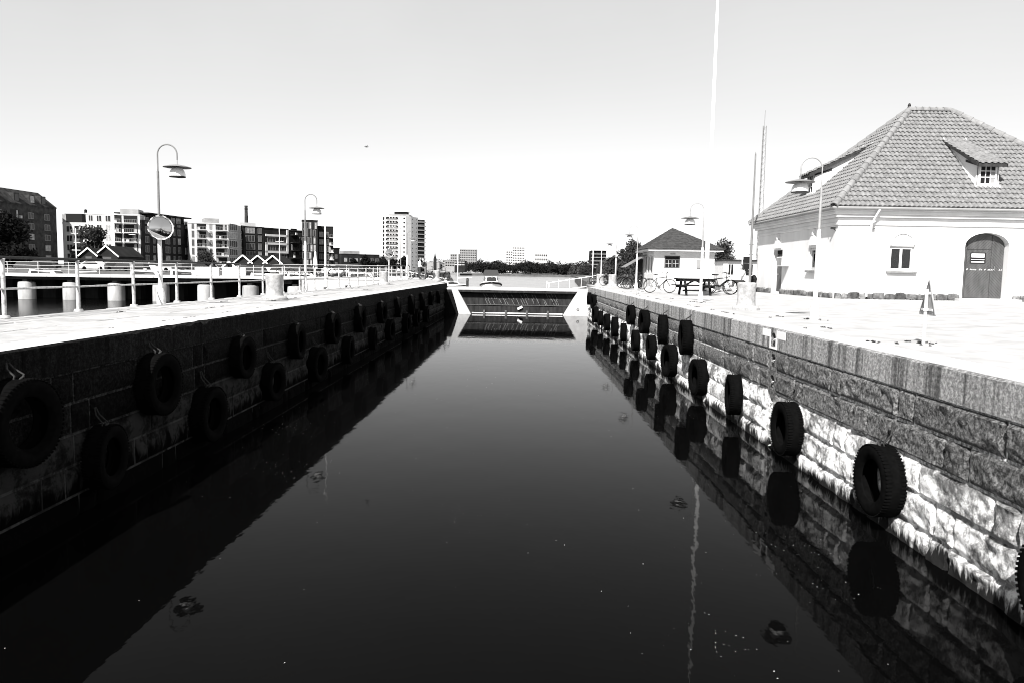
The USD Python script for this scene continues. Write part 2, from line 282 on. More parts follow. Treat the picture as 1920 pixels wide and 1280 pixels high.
# shores
land_r = Polygon([(5.35, 60), (5.6, 62), (9, 100), (19, 260), (36, 412), (30, 650), (14, 800), (-16, 1366), (-103, 1930), (-300, 3000), (4000, 6000), (4000, 60)])
obj('right_shore', MB().poly(land_r, -4, -.3, flat(0)).mesh, 'shore_ground', kind='structure', label='low green shore along the right of the harbour')
land_l = Polygon([(-600, 112), (-44, 112), (-30, 150), (-28, 300), (-40, 420), (-150, 640), (-300, 1300), (-700, 3000), (-4000, 6000), (-4000, 112)])
obj('left_shore', MB().poly(land_l, -4, 0.0, flat(0)).mesh, 'shore_ground', kind='structure', label='built up quay along the left of the harbour')

# ------------------------------------------------------------------ dock walls of single stones
def rock_face(y0, y1, z0, z1, x, out, res, seed, amp, pillow=0.03):
    """a rough-hewn block face: grid over the block, margins near the wall line, body proud by a noisy amount; out = +1/-1 in x"""
    ny, nz = max(3, int((y1 - y0) / res)), max(3, int((z1 - z0) / res))
    yy, zz = np.meshgrid(np.linspace(y0, y1, ny + 1), np.linspace(z0, z1, nz + 1))
    e = np.minimum(np.minimum(yy - y0, y1 - yy), np.minimum(zz - z0, z1 - zz))
    p = np.stack([yy * 3.1, zz * 5.0, np.full_like(yy, seed * 1.7)], -1)
    rg = 1 - np.abs(2 * meshkit.fbm(p * 1.1 + 7, 3, seed % 89) - 1) * 2.2
    q = np.random.default_rng(seed); yc, zc = (y0 + y1) / 2, (z0 + z1) / 2; pl = []
    for _ in range(6 + int((y1 - y0) * 4)):
        py, pz = q.uniform(y0, y1), q.uniform(z0, z1)
        pl.append(pillow * 1.1 + amp * q.uniform(-.2, .9) + (yy - py) * q.normal(0, .16) + (zz - pz) * q.normal(-.05, .28))
    fac = np.min(np.sort(np.array(pl), 0)[:3], 0)
    k = ss((e - .012) / 0.016) * np.clip(.30 * np.maximum(fac, -.02) + pillow * 1.15 + amp * ((meshkit.fbm(p * 1.9, 4, seed % 97) - .5) * 1.5 + .25 * rg), .016, .11)
    xx = x + out * k
    v = np.stack([xx, yy, zz], -1).reshape(-1, 3); i = np.arange(nz)[:, None] * (ny + 1) + np.arange(ny)
    q = np.stack([i, i + 1, i + ny + 2, i + ny + 1], -1).reshape(-1, 4)
    m = MB().add(v, q[:, ::-1] if out > 0 else q)
    # returns into the joint
    ring = np.concatenate([i[0, :], [ny], (np.arange(1, nz + 1) * (ny + 1) + ny)[:-1], [nz * (ny + 1) + ny], nz * (ny + 1) + np.arange(ny)[::-1], (np.arange(1, nz) * (ny + 1))[::-1]])
    r = v[ring]; rb = r.copy(); rb[:, 0] = x - out * 0.12; k = len(r)
    j = np.arange(k); f = np.stack([j, (j + 1) % k, (j + 1) % k + k, j + k], 1)
    m.add(np.vstack([r, rb]), f if out > 0 else f[:, ::-1])
    return m
ROWS = [-.38, -.77, -1.16, -1.55, -1.94, -2.36, -2.75]
NICHE = 13.72
rng = random.Random(7)
def dock_wall(right):
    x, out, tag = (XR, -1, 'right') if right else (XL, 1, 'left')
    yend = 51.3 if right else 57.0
    w = thing('dock_wall', 'sunlit rough stone dock wall with bleached tide band, right of the water' if right else 'stone dock wall of the left mole, its shade darkened into the colour', 'wall', (x, 0, 0))
    back = MB()
    if right:
        back.box(x + .006, x + COP, -4, NICHE - .2, -4, -.375); back.box(x + .006, x + COP, NICHE + .2, yend, -4, -.375); back.box(x + .3, x + COP, NICHE - .2, NICHE + .2, -4, -.375)
    else: back.box(x - COP, x - .006, -4, yend, -4, -.375)
    obj('mortar', back.mesh, 'mortar_' + tag, w, world=True)
    far = MB(); seed = 1
    for r in range(len(ROWS) - 1):
        z1, z0 = ROWS[r], ROWS[r + 1]; y = 1.2 + rng.random() * .8; head = r % 2
        while y < yend - .05:
            L = rng.uniform(.36, .46) if head else rng.uniform(1.35, 2.0); head = not head
            y1 = min(y + L, yend)
            if yend - y1 < .25: y1 = yend
            cut = [(y, y1)]
            if right and r < 5:                                   # leave the foothold niches free
                a, c = NICHE - .2, NICHE + .2
                if y < c and y1 > a: cut = [q for q in ((y, min(y1, a)), (max(y, c), y1)) if q[1] - q[0] > .05]
            for ya, yb in cut:
                j = .018; near = ya < 16 and right
                res = (.032 if ya < 12 else .05) if near else (.09 if ya < 30 else .16)
                m = rock_face(ya + j, yb - j, z0 + j, z1 - j, x, out, res, seed, .05 if right else .035); seed += 1
                m.add(np.array([[x - out * .1, yy, zz] for yy in (ya, yb) for zz in (z0, z1)]), [[0, 1, 3]])
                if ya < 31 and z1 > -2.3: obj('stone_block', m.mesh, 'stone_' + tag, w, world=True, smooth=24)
                else: far.add(*m.mesh)
            y = y1
    obj('far_stone_blocks', far.mesh, 'stone_' + tag, w, world=True, kind='stuff')
    # coping stones with a worn front edge
    y = 0.6; seed = 300; far = MB()
    while y < yend - .01:
        y1 = min(y + rng.uniform(1.3, 1.9), yend)
        if yend - y1 < .5: y1 = yend
        cuts = [(y, y1)]
        if right and y < NICHE + .2 and y1 > NICHE - .2: cuts = [q for q in ((y, NICHE - .2), (NICHE + .2, y1)) if q[1] - q[0] > .05]
        for ya, yb in cuts:
            n = max(4, int((yb - ya) / (.05 if ya < 30 else .3))); ys = np.linspace(ya + .004, yb - .004, n + 1)
            chip = meshkit.fbm(np.stack([ys * 2.6, ys * 0, ys * 0 + 3], -1), 4, 5) ; big = 0 if right else 1.0
            c1 = .012 + .03 * np.clip(chip - .5, 0, 1) + big * .10 * np.clip(meshkit.fbm(np.stack([ys * 3, ys * 0 + 9, ys * 0], -1), 4, 11) - .6, 0, 1) * (1 + 1.6 * ((ys > 11.5) & (ys < 17)))
            c2 = c1 * rng.uniform(.7, 1.3)
            prof = []                                             # per ring: from the back top to the bottom back
            for yy, a, bb in zip(ys, c1, c2):
                fx = .004 * math.sin(yy * 9)
                prof.append([(x - out * (COP), yy, -.002), (x - out * (a + .0), yy, 0), (x + out * (.03 + fx), yy, -bb), (x + out * (.03 + fx * .5), yy, -.2), (x + out * .03, yy, -.37), (x - out * .2, yy, -.37)])
            v = np.array(prof); k = v.shape[1]; vv = v.reshape(-1, 3)
            f = [[i * k + j, i * k + j + 1, (i + 1) * k + j + 1, (i + 1) * k + j] for i in range(n) for j in range(k - 1)]
            f = np.array(f); f = f if out < 0 else f[:, ::-1]
            m = MB().add(vv, f)
            e = [[0, j + 1, j] for j in range(1, k - 1)] + [[n * k, n * k + j, n * k + j + 1] for j in range(1, k - 1)]
            m.add(vv, np.array(e) if out < 0 else np.array(e)[:, ::-1])
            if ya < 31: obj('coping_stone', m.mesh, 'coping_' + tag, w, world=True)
            else: far.add(*m.mesh)
        y = y1
    obj('far_coping_stones', far.mesh, 'coping_' + tag, w, world=True, kind='stuff')
    return w
wall_r = dock_wall(True); wall_l = dock_wall(False)
# pale tops of the coping: lighter copy of the stone for sunlit faces
b = MB().box(XR + .03, XR + COP + .02, 0.6, 51.3, -.0, .004); obj('coping_top', b.mesh, 'coping_top', wall_r, world=True)
ys = np.linspace(.6, 57, 900); ed = XL - .035 - .05 * np.clip(meshkit.fbm(np.stack([ys * 3, ys * 0 + 9, ys * 0], -1), 4, 11) - .56, 0, 1) * (1 + 3 * ((ys > 11.5) & (ys < 17)))
v = np.concatenate([np.stack([ed, ys, ys * 0 + .004], 1), np.stack([ys * 0 + XL - COP - .002, ys, ys * 0 + .004], 1)]); n = len(ys); i = np.arange(n - 1)
obj('coping_top', (v, np.vstack([np.stack([i, i + 1, i + n + 1], 1), np.stack([i, i + n + 1, i + n], 1)])), 'coping_top', wall_l, world=True)
# footholds cut into the right wall, the top one framed in white paint
def niche(z0, z1, x0):
    pol = sbox(NICHE - .2, z0 + .004, NICHE + .2, z1 - .004); h = z1 - z0
    hole = shapely.union_all([sbox(NICHE - .11, z0 + .05, NICHE + .11, z1 - .17), affinity.translate(affinity.scale(shapely.Point(0, 0).buffer(.11), 1, .8), NICHE, z1 - .17)])
    return MB().poly(pol.difference(hole), 0, .3, side(x0)).mesh
for k, (z1, z0) in enumerate([(-.0, -.38)] + list(zip(ROWS[:5], ROWS[1:6]))):
    obj('foothold', niche(z0, z1, XR - (.03 if k == 0 else .02)), 'coping_right' if k == 0 else 'stone_right', wall_r, world=True)
    t = np.linspace(0, 1, 7); P = np.stack([XR + .03 - .05 * np.sin(t * PI), NICHE - .11 + .22 * t, z0 + .05 + (z1 - z0) * (.42 - .2 * t)], 1)
    obj('rung', MB().tube(P, .012, 6).mesh, 'white_paint' if k == 0 else 'old_white_paint', wall_r, world=True)
pb = MB(); px_ = XR - .034
for y0, y1, z0, z1 in ((NICHE - .62, NICHE - .16, -.17, -.03), (NICHE + .16, NICHE + .62, -.17, -.03), (NICHE - .2, NICHE - .125, -.37, -.172), (NICHE + .125, NICHE + .2, -.37, -.172), (NICHE - .122, NICHE + .122, -.37, -.335)):
    pb.box(px_, px_ + .004, y0, y1, z0, z1)
obj('painted_marking', pb.mesh, 'white_paint', wall_r, world=True, label='white painted T marking round the top foothold')
# slabs on the mole
rs = random.Random(3); far = MB(); y = 1.0; strips = [(-8.95, -8.1), (-8.085, -7.15), (-7.135, XL - COP - .015)]
for si, (xa, xb) in enumerate(strips):
    y = 1 + si * .37
    while y < 61.2:
        L = rs.uniform(.9, 1.5); y1 = min(y + L, 61.4); dz = rs.uniform(-.006, .006)
        m = MB().cbox(xa + rs.uniform(0, .012), xb - rs.uniform(0, .012), y + .008, y1 - .008, -.06, -.004 + dz, .012)
        v, f = m.mesh; v = v.copy(); v[:, 2] += gL(v[:, 0], v[:, 1])
        if y < 32 and y > 6: obj('paving_slab', (v, f), 'cobble', '/World/mole_bed')
        else: far.add(v, f)
        y = y1
obj('far_paving_slabs', far.mesh, 'cobble', '/World/mole_bed', kind='stuff')

# ------------------------------------------------------------------ lock gate at the far end
G = thing('lock_gate', 'dark steel lock gate with scratched face closing the far end of the dock', 'gate', (0, 55.3, WATER))
obj('gate_leaf', MB().poly(Polygon([(-4.6, -.42), (4.3, -.42), (3.15, -2.4), (-3.45, -2.4)]), 0, .25, front(55.35)).mesh, 'gate_steel', G, world=True)
b = MB().box(-5.3, 5.3, 54.95, 56.1, -.43, -.24); obj('walkway', b.mesh, 'concrete', G, world=True)
b = MB().box(-5.3, 5.3, 54.93, 55.3, -.60, -.435); obj('fascia', b.mesh, 'gate_steel', G, world=True)
b = MB().box(-3.9, 3.6, 55.28, 55.35, -1.54, -1.50); obj('upper_ledge', b.mesh, 'iron', G, world=True)
b = MB().tube([(-3.5, 55.2, -2.13), (3.2, 55.2, -2.13)], .05, 10); obj('fender_pipe', b.mesh, 'old_white_paint', G, world=True)
for xx in (-2.6, -1.0, .55, 2.1): obj('pipe_clamp', MB().box(xx - .07, xx + .07, 55.05, 55.34, -2.2, -1.9).mesh, 'iron', G, world=True)
for k in range(20): obj('rib', MB().box(-3.4 + k * .345, -3.36 + k * .345, 55.33, 55.36, -2.2, -.5).mesh, 'gate_steel', G, world=True)
rs = random.Random(5)
for row, (za, zb) in enumerate(((-.6, -1.05), (-1.0, -1.48))):
    for k in range(26):
        if rs.random() < .25: continue
        xx = -2.7 + k * .21 + rs.uniform(-.05, .05) + row * .2; a = rs.uniform(0, .12)
        if xx > 3.4: continue
        obj('scratch_mark', MB().bar((xx, 55.343, za - a), (xx + .22, 55.343, zb - a * .5), .022, .006, up=(0, 1, 0)).mesh, 'scratch', G, world=True)
wr = thing('gate_pier', 'white concrete gate pier at the right end of the lock gate', 'pier', (4.7, 55.2, WATER))
obj('pier_wedge', MB().poly(Polygon([(4.25, -.44), (5.33, -.44), (5.33, -2.6), (3.0, -2.6)]), 0, .45, front(54.9)).mesh, 'concrete', wr, world=True)
obj('mooring_eye', MB().tube([(4.3 + .08 * math.cos(a), 54.88, -1.75 + .08 * math.sin(a)) for a in np.linspace(0, 2 * PI, 12)], .02, 6).mesh, 'iron', wr, world=True)
wl = thing('gate_pier', 'white concrete gate buttress at the left end of the lock gate', 'pier', (-4.7, 55.2, WATER))
obj('pier_wedge', MB().poly(Polygon([(-5.0, -.44), (-4.55, -.44), (-3.35, -2.6), (-4.35, -2.6), (-4.75, -1.2)]), 0, .45, front(54.9)).mesh, 'concrete', wl, world=True)
b = MB().poly(Polygon([(-5.6, -.44), (-5.02, -.44), (-4.78, -1.2), (-4.38, -2.6), (-5.6, -2.6)]), 0, .5, front(54.95)); obj('pier_back', b.mesh, 'coping_left', wl, world=True)  # wall end in shadow, its shade put in by the dark coping colour
tp = thing('plank', 'short white board caught on the dark lock gate', 'board', (.05, 55.2, -1.72)); obj('board', MB().bar((-.18, 0, -.08), (.16, 0, .1), .16, .03, up=(0, 1, 0)).mesh, 'white_paint', tp)

# ------------------------------------------------------------------ tyres
def tyre_profile():
    # (radius, half width offset) of the casing, closed loop with the hollow inside
    return [(.28, -.10), (.33, -.135), (.40, -.14), (.445, -.125), (.462, -.105), (.465, 0), (.462, .105), (.445, .125), (.40, .14), (.33, .135), (.28, .10), (.275, .085), (.31, .07), (.43, .07), (.435, 0), (.43, -.07), (.31, -.07), (.275, -.085), (.28, -.10)]
def make_tyre(label, loc, rz, group, rope_h, side_sign):
    t = thing('tyre', label, 'tyre', loc, rz, group)
    obj('casing', MB().lathe(tyre_profile(), 40, axis='x').mesh, 'rubber', t, smooth=50)
    lug = MB(); N = 60
    for k in range(N):
        a = k * 2 * PI / N
        for s in (-1, 1):
            aa = a + (PI / N if s > 0 else 0); c, sn = math.cos(aa), math.sin(aa)
            v, f = MB().cbox(.055 if s > 0 else -.132, .132 if s > 0 else -.055, -.014, .014, .45, .469, .005).mesh
            lug.add(np.stack([v[:, 0], v[:, 1] * c + v[:, 2] * sn * 1.0, -v[:, 1] * sn + v[:, 2] * c], 1), f)
    obj('tread', lug.mesh, 'rubber', t, kind='stuff')
    rp = MB()
    for d in (-.03, .03):
        P = [(.05, d, .40), (.0, d * 2.2, .50), (.10, d * 1.5, .50 + rope_h * .5), (.13, d * .6, .5 + rope_h)]
        rp.tube(P, .011, 5)
    rp.tube([(.0, -.05, .43), (-.05, 0, .49), (.0, .05, .43)], .012, 5)
    obj('rope', rp.mesh, 'rope', t, smooth=True)
    return t
ord_ = ['nearest', 'second', 'third', 'fourth', 'fifth', 'sixth', 'seventh', 'eighth', 'ninth', 'tenth', 'eleventh', 'twelfth', 'thirteenth', 'fourteenth']
rt = random.Random(11)
protos = {}
SPAN = XR - .17
def tyres(ys, zc, right, row):
    for k, y in enumerate(ys):
        x = (XR - .02 - .15) if right else (XL + .02 + .15)
        lab = f"black tyre in the {row} row on the {'sunlit right' if right else 'shaded left'} dock wall, {ord_[k]}{' from the camera' if k else ' the camera'}"
        z = zc + rt.uniform(-.05, .05); gp = f"tyre fenders along the {'right' if right else 'left'} dock wall"; rz = (0 if right else 180) + rt.uniform(-8, 8)
        s = rt.uniform(.86, 1.04)
        if row not in protos: protos[row] = make_tyre(lab, (x, y, z), rz, gp, .22 if row == 'lower' else .12, 1)
        else: copy(protos[row], lab, (x, y, z), rz, gp, (s, s, s))
tyres([5.94, 9.2, 12.45, 15.6, 18.7, 22.3, 25.5, 29.0, 32.4, 35.4, 38.6, 41.7, 44.6], -1.56, True, 'lower')
tyres([20.3, 23.6, 27.1, 30.4, 45.7, 48.8], -.76, True, 'upper')
tyres([9.55, 12.8, 16.2, 19.8, 23.4, 27.4, 31.0, 35.5, 39.0, 43.0], -1.56, False, 'lower')
tyres([7.93, 11.03, 14.43, 18.0, 21.5, 25.2, 29.2, 33.1, 37.3, 41.4, 45.5, 49.5], -.78, False, 'upper')
for y in (5.94, 9.2, 12.45, 15.6, 18.7, 22.3, 25.5, 29.0):
    obj('mooring_ring', MB().tube([(XR - .07 + .03 * math.sin(a), y + .05 * math.sin(a), -.88 + .05 * math.cos(a)) for a in np.linspace(0, 2 * PI, 10)], .013, 5).mesh, 'iron', wall_r, world=True)

# ------------------------------------------------------------------ railing of the mole
RX = -8.86
posts = [12.75 - 2.165 * 2 + 2.165 * k for k in range(24)]
rail = thing('mole_railing', 'white pipe railing along the outer edge of the left mole', 'railing', (RX, 0, 0))
for y in posts:
    z = float(gL(RX, y)); b = MB().tube([(RX, y, z), (RX, y, z + .95), (RX + .02, y, z + 1.03)], [.037, .034, .03], 10); b.lathe([(0.001, .05), (.075, .05), (.085, .02), (.09, 0)], 12, (RX, y, z))
    obj('post', b.mesh, 'rail_paint', rail, smooth=40, world=True)
for h, r in ((1.04, .026), (.5, .02)):
    for a, c in zip(posts[:-1], posts[1:]):
        obj('rail', MB().tube([(RX, a, h + float(gL(RX, a))), (RX, c, h + float(gL(RX, c)))], r, 8, False).mesh, 'dark_metal' if h > 1 else 'rail_paint', rail, smooth=True, world=True)

# ------------------------------------------------------------------ lamps
def make_lamp(label, loc, rz, group, H=3.95, am='lamp_arm', ra=.017):
    L = thing('harbour_lamp', label, 'lamp', loc, rz, group)
    obj('post', MB().lathe([(.001, 0), (.10, 0), (.10, .12), (.085, .3), (.062, .38), (.05, .42), (.046, 1.9), (.03, 2.0)], 14).mesh, 'old_white_paint', L, smooth=40)
    obj('upper_post', MB().lathe([(.03, 1.99), (.026, H - .635)], 12).mesh, am, L, smooth=40)
    a = np.linspace(PI, .12, 16); R = .235
    P = [(0, 0, H - R - .45), (0, 0, H - R - .1)] + [(R + R * math.cos(t), 0, H - R + R * math.sin(t)) for t in a] + [(2 * R, 0, H - R - .12)]
    obj('arm', MB().tube(P, ra, 8).mesh, am, L, smooth=True)
    z = H - .52; c = (2 * R, 0, z)
    obj('rod', MB().tube([(2 * R, 0, H - R - .1), (2 * R, 0, z)], .012, 6).mesh, 'steel', L)
    obj('shade_disc', MB().lathe([(.001, .055), (.06, .045), (.2, .02), (.315, -.012), (.32, -.02), (.2, -.006), (.1, .0), (.001, 0)], 32, c).mesh, 'lamp_arm', L, smooth=40)
    sh = obj('bell', MB().lathe([(.06, -.02), (.1, -.035), (.15, -.085), (.178, -.16), (.182, -.235), (.175, -.24), (.17, -.16), (.14, -.09)], 28, c).mesh, 'white_paint', L, smooth=50)
    obj('rim', MB().lathe([(.186, -.225), (.186, -.247), (.15, -.25), (.001, -.25)], 28, c).mesh, 'dark_metal', sh)
    return L
lampL = make_lamp('gooseneck harbour lamp carrying a round mirror, nearest on left mole', (-8.72, 18.1, 0), 0, 'gooseneck lamps along the dock', 3.83)
copy(lampL, 'gooseneck harbour lamp behind the big white bollard on left mole', (-8.72, 30.4, 0), 6, scale=(1, 1, 1.02))
copy(lampL, 'gooseneck harbour lamp in front of the round balconied tower block', (-8.6, 57, .18), 10, scale=(1, 1, .95))
lampR = make_lamp('white gooseneck lamp in front of the big tiled house, nearest on right quay', (6.62, 16.8, 0), 180, 'gooseneck lamps along the dock', 3.56, 'lamp_arm_pale', .014)
copy(lampR, 'white gooseneck lamp standing beside the picnic table on right quay', (6.35, 26.3, 0), 178, scale=(1, 1, .96))
copy(lampR, 'white gooseneck lamp at left corner of the small hut', (6.75, 43.5, .05), 180, scale=(1, 1, 1.03))
copy(lampR, 'farthest white gooseneck lamp on right quay near the gate', (7.0, 55, .06), 170, scale=(1, 1, 1.0))

def traffic_mirror(label, loc, rz, r, post=None):
    T = thing('convex_mirror', label, 'mirror', loc, rz)
    obj('mirror_face', MB().lathe([(.001, -.05 * r / .3), (r * .45, -.04 * r / .3), (r * .8, -.015), (r * .92, 0)][::-1], 32, axis='y').mesh, 'mirror', T, smooth=True)
    obj('rim', MB().lathe([(r * .9, -.012), (r, -.02), (r * 1.02, 0), (r, .03), (r * .6, .07), (.001, .08)], 32, axis='y').mesh, 'old_white_paint', T, smooth=40)
    for k in range(12):
        a = k * PI / 6; obj('rim_stripe', MB().bar((r * math.cos(a - .12), -.022, r * math.sin(a - .12)), (r * math.cos(a + .12), -.022, r * math.sin(a + .12)), .012, .05 * r / .3, up=(0, 1, 0)).mesh, 'dark_metal', T)
    obj('bracket', MB().tube([(0, .07, 0), (-.06, .12, .0)], .02, 6).mesh, 'iron', T)
    if post: obj('post', MB().tube([(0, .14, -post), (0, .14, r + .05)], .035, 10).mesh, 'old_white_paint', T, smooth=True)
    return T
traffic_mirror('round convex traffic mirror with striped rim on the nearest left lamp', (-8.63, 17.98, 1.85), 38, .29)
traffic_mirror('small round traffic mirror on its own post before the balconied tower', (-9.25, 53, 2.1), 20, .30, 2.0)

# ------------------------------------------------------------------ bollards
def make_bollard(label, loc, group, h=.76, r=.26):
    Bk = thing('stone_bollard', label, 'bollard', loc, 0, group)
    obj('shaft', MB().lathe([(r * 1.02, .1), (r * .96, .2), (r * .93, .4), (r * .97, .62), (r * 1.02, .70), (r * 1.0, .74), (r * .8, .765), (.001, .77)], 28).mesh, 'granite', Bk, smooth=40)
    obj('base', MB().lathe([(r * 1.45, -.05), (r * 1.42, .06), (r * 1.3, .1), (r * 1.0, .12)], 20).mesh, 'granite', Bk, smooth=30)
    return Bk
bo = make_bollard('big round pale stone bollard on left mole, nearest the camera', (-7.3, 22.2, 0), 'stone bollards along the dock')
copy(bo, 'pale stone bollard halfway along the left mole under the tower block', (-8.2, 45, .05), scale=1.05)
copy(bo, 'pale stone bollard at the far end of left mole beside the cyclists', (-6.7, 60, .15), scale=1.05)
copy(bo, 'round white stone bollard on right quay before the seated person', (6.35, 21.0, 0), scale=1.0)
copy(bo, 'pale stone bollard on right quay by the far lamp', (6.6, 53.5, .04), scale=1.1)
copy(bo, 'farthest pale stone bollard on right quay next to the gangway', (6.05, 56.5, .04), scale=1.1)

# ------------------------------------------------------------------ poles and masts
p = thing('flagpole', 'very tall white flagpole rising out of the picture beside the hut', 'pole', (8.68, 35, .1))
obj('shaft', MB().lathe([(.13, 0), (.105, .5), (.09, 6), (.068, 12), (.04, 17.5), (.001, 17.6)], 14).mesh, 'white_paint', p, smooth=40)
obj('foot', MB().box(-.22, .22, -.22, .22, -.05, .12).mesh, 'concrete', p); obj('cleat', MB().tube([(-.13, -.02, 1.1), (-.13, -.02, 1.35)], .015, 6).mesh, 'steel', p)
p = thing('flagpole', 'thin white flagpole on left mole right of the second lamp', 'pole', (-8.95, 34.4, 0))
obj('shaft', MB().lathe([(.05, 0), (.045, 2), (.018, 3), (.012, 5.5), (.001, 5.55)], 10).mesh, 'white_paint', p, smooth=40); obj('foot', MB().lathe([(.09, 0), (.09, .08), (.05, .1)], 10).mesh, 'iron', p)
p = thing('flagpole', 'thin grey pole with mooring fittings beside the seated person', 'pole', (11.5, 37.6, .1))
obj('shaft', MB().lathe([(.07, 0), (.06, 3), (.035, 6.8), (.001, 6.95)], 10).mesh, 'sign_back', p, smooth=40)
for z in (1.0, 1.45, 1.9, 2.4): obj('step_iron', MB().tube([(-.12, 0, z), (.12, 0, z)], .015, 6).mesh, 'iron', p)
p = thing('lattice_mast', 'tall thin lattice mast rising behind the tiled house', 'mast', (22.1, 70, 0)); lm = MB()
leg = [(.28 * math.cos(a), .28 * math.sin(a)) for a in (PI / 2, PI * 7 / 6, PI * 11 / 6)]
for q in leg: obj('leg', MB().tube([(q[0], q[1], 0), (q[0] * .6, q[1] * .6, 14.6)], .03, 5).mesh, 'sign_back', p)
for k in range(28):
    s0, s1 = 1 - .4 * k / 28, 1 - .4 * (k + 1) / 28
    for a in range(3):
        q, r_ = leg[a], leg[(a + 1) % 3]; lm.tube([(q[0] * s0, q[1] * s0, k * .52), (r_[0] * s1, r_[1] * s1, (k + 1) * .52)], .014, 4)
obj('lattice', lm.mesh, 'sign_back', p); obj('antenna', MB().tube([(0, 0, 14.4), (0, 0, 16)], .02, 5).mesh, 'sign_back', p)
p = thing('street_light', 'thin double armed street light before the balconied tower', 'lamp', (-10.2, 64, .25))
obj('post', MB().tube([(0, 0, 0), (0, 0, 4.2)], [.05, .03], 8).mesh, 'far_grey', p); obj('arm', MB().tube([(-.8, 0, 4.12), (0, 0, 4.2)], .02, 6).mesh, 'far_grey', p); obj('arm', MB().tube([(.75, 0, 3.5), (0, 0, 3.6)], .02, 6).mesh, 'far_grey', p)
for s, z in ((-.75, 4.08), (.7, 3.46)): obj('lamp_head', MB().box(s - .2, s + .2, -.07, .07, z, z + .06).mesh, 'far_grey', p)

# ------------------------------------------------------------------ the big tiled house on the right quay
HX0, HX1, HY0, HY1, HG, HE = 12.58, 24.42, 30.0, 39.6, 0.10, 3.72
H = thing('tiled_house', 'white rendered house with steep hipped pantile roof on right quay', 'house', (HX0, HY0, HG))
def arch(x0, x1, z0, zs, zt, n=14):
    c = (x0 + x1) / 2; a = np.linspace(0, PI, n)
    return Polygon([(x0, z0), (x1, z0)] + [(c + (x1 - x0) / 2 * math.cos(t), zs + (zt - zs) * math.sin(t)) for t in a])
win_f = sbox(14.66, 1.24, 15.64, 2.22); door_f = arch(17.62, 19.36, .2, 2.28, 2.8)
obj('front_wall', MB().poly(sbox(HX0, HG, HX1, 3.02).difference(win_f).difference(door_f), 0, .36, front(HY0)).mesh, 'render_white', H, world=True)
win_s = sbox(31.82, 1.24, 32.88, 2.2); door_s = sbox(36.2, .2, 37.45, 2.22)
obj('side_wall', MB().poly(sbox(HY0 + .36, HG, HY1, 3.02).difference(win_s).difference(door_s), 0, .36, side(HX0)).mesh, 'render_white', H, world=True)
obj('rear_wall', MB().box(HX0, HX1, HY1, HY1 + .36, HG, 3.02).box(HX1 - .36, HX1, HY0 + .36, HY1, HG, 3.02).mesh, 'render_white', H, world=True)
obj('inside', MB().box(HX0 + .5, HX1 - .5, HY0 + 1.6, HY1 - .5, .1, 3.0).box(HX0 + .36, HX1 - .36, HY0 + .36, HY1, .02, .11).mesh, 'far_dark', H, world=True)
for za, zb, pp in ((3.02, 3.14, .06), (3.14, 3.32, .035), (3.32, 3.43, .17), (3.43, 3.56, .25), (3.56, 3.66, .30)):
    obj('cornice', MB().cbox(HX0 - pp, HX1 + pp, HY0 - pp, HY1 + .36 + pp, za, zb - .003, .012).mesh, 'render_white', H, world=True)
obj('gutter', MB().tube([(HX0 - .40, HY1 + .7, 3.66), (HX0 - .40, HY0 - .40, 3.66), (HX1 + .4, HY0 - .40, 3.66)], .055, 8).mesh, 'far_grey', H, world=True)
# rubble plinth
rr = random.Random(4); q = HX0 - .02; n = 0
while q < HX1:
    w = rr.uniform(.2, .5)
    if not (17.3 < q + w / 2 < 19.7):
        v, f = rough_box(w - .02, .16, rr.uniform(.24, .33), n, .05); obj('plinth_stone', (v + (q + w / 2, HY0 - .02, .2 + rr.uniform(-.02, .03)), f), 'rubble', H, world=True, smooth=60)
    q += w; n += 1
q = HY0 + .2
while q < HY1:
    w = rr.uniform(.25, .55)
    if not (36.1 < q + w / 2 < 37.55):
        v, f = rough_box(.16, w - .02, rr.uniform(.22, .3), n, .05); obj('plinth_stone', (v + (HX0 - .02, q + w / 2, .2 + rr.uniform(-.02, .03)), f), 'rubble', H, world=True, smooth=60)
    q += w; n += 1
# front window
def casement(parent, fn, u0, u1, z0, z1, nleaf=2, bars=0, w=.06, mat_='window_white', rows=0):
    outer = sbox(u0, z0, u1, z1); holes = []; lw = (u1 - u0 - 2 * w + .0) / nleaf
    wn = obj('window', MB().poly(outer.difference(sbox(u0 + w, z0 + w, u1 - w, z1 - w)), .1, .2, fn).mesh, mat_, parent, world=True)
    for k in range(nleaf):
        a = u0 + w + k * lw; leaf = sbox(a + .004, z0 + w + .004, a + lw - .004, z1 - w - .004); hole = sbox(a + w * .75, z0 + w * 1.8, a + lw - w * .75, z1 - w * 1.8); g = leaf.difference(hole)
        x0, y0, x1, y1 = hole.bounds
        for j in range(1, bars + 1): xx = x0 + (x1 - x0) * j / (bars + 1); g = g.union(sbox(xx - .012, y0, xx + .012, y1))
        for j in range(1, rows + 1): yy = y0 + (y1 - y0) * j / (rows + 1); g = g.union(sbox(x0, yy - .012, x1, yy + .012))
        obj('casement', MB().poly(g, .08, .13, fn).mesh, mat_, wn, world=True)
        obj('pane', MB().poly(sbox(x0 - .005, y0 - .005, x1 + .005, y1 + .005), .105, .112, fn).mesh, 'glass', wn, world=True)
    return wn
casement(H, front(HY0), 14.66, 15.64, 1.24, 2.22)
obj('window_sill', MB().cbox(14.56, 15.74, HY0 - .12, HY0 + .1, 1.15, 1.235, .01).mesh, 'ridge_tile', H, world=True)
rr2 = random.Random(8); pl = MB()
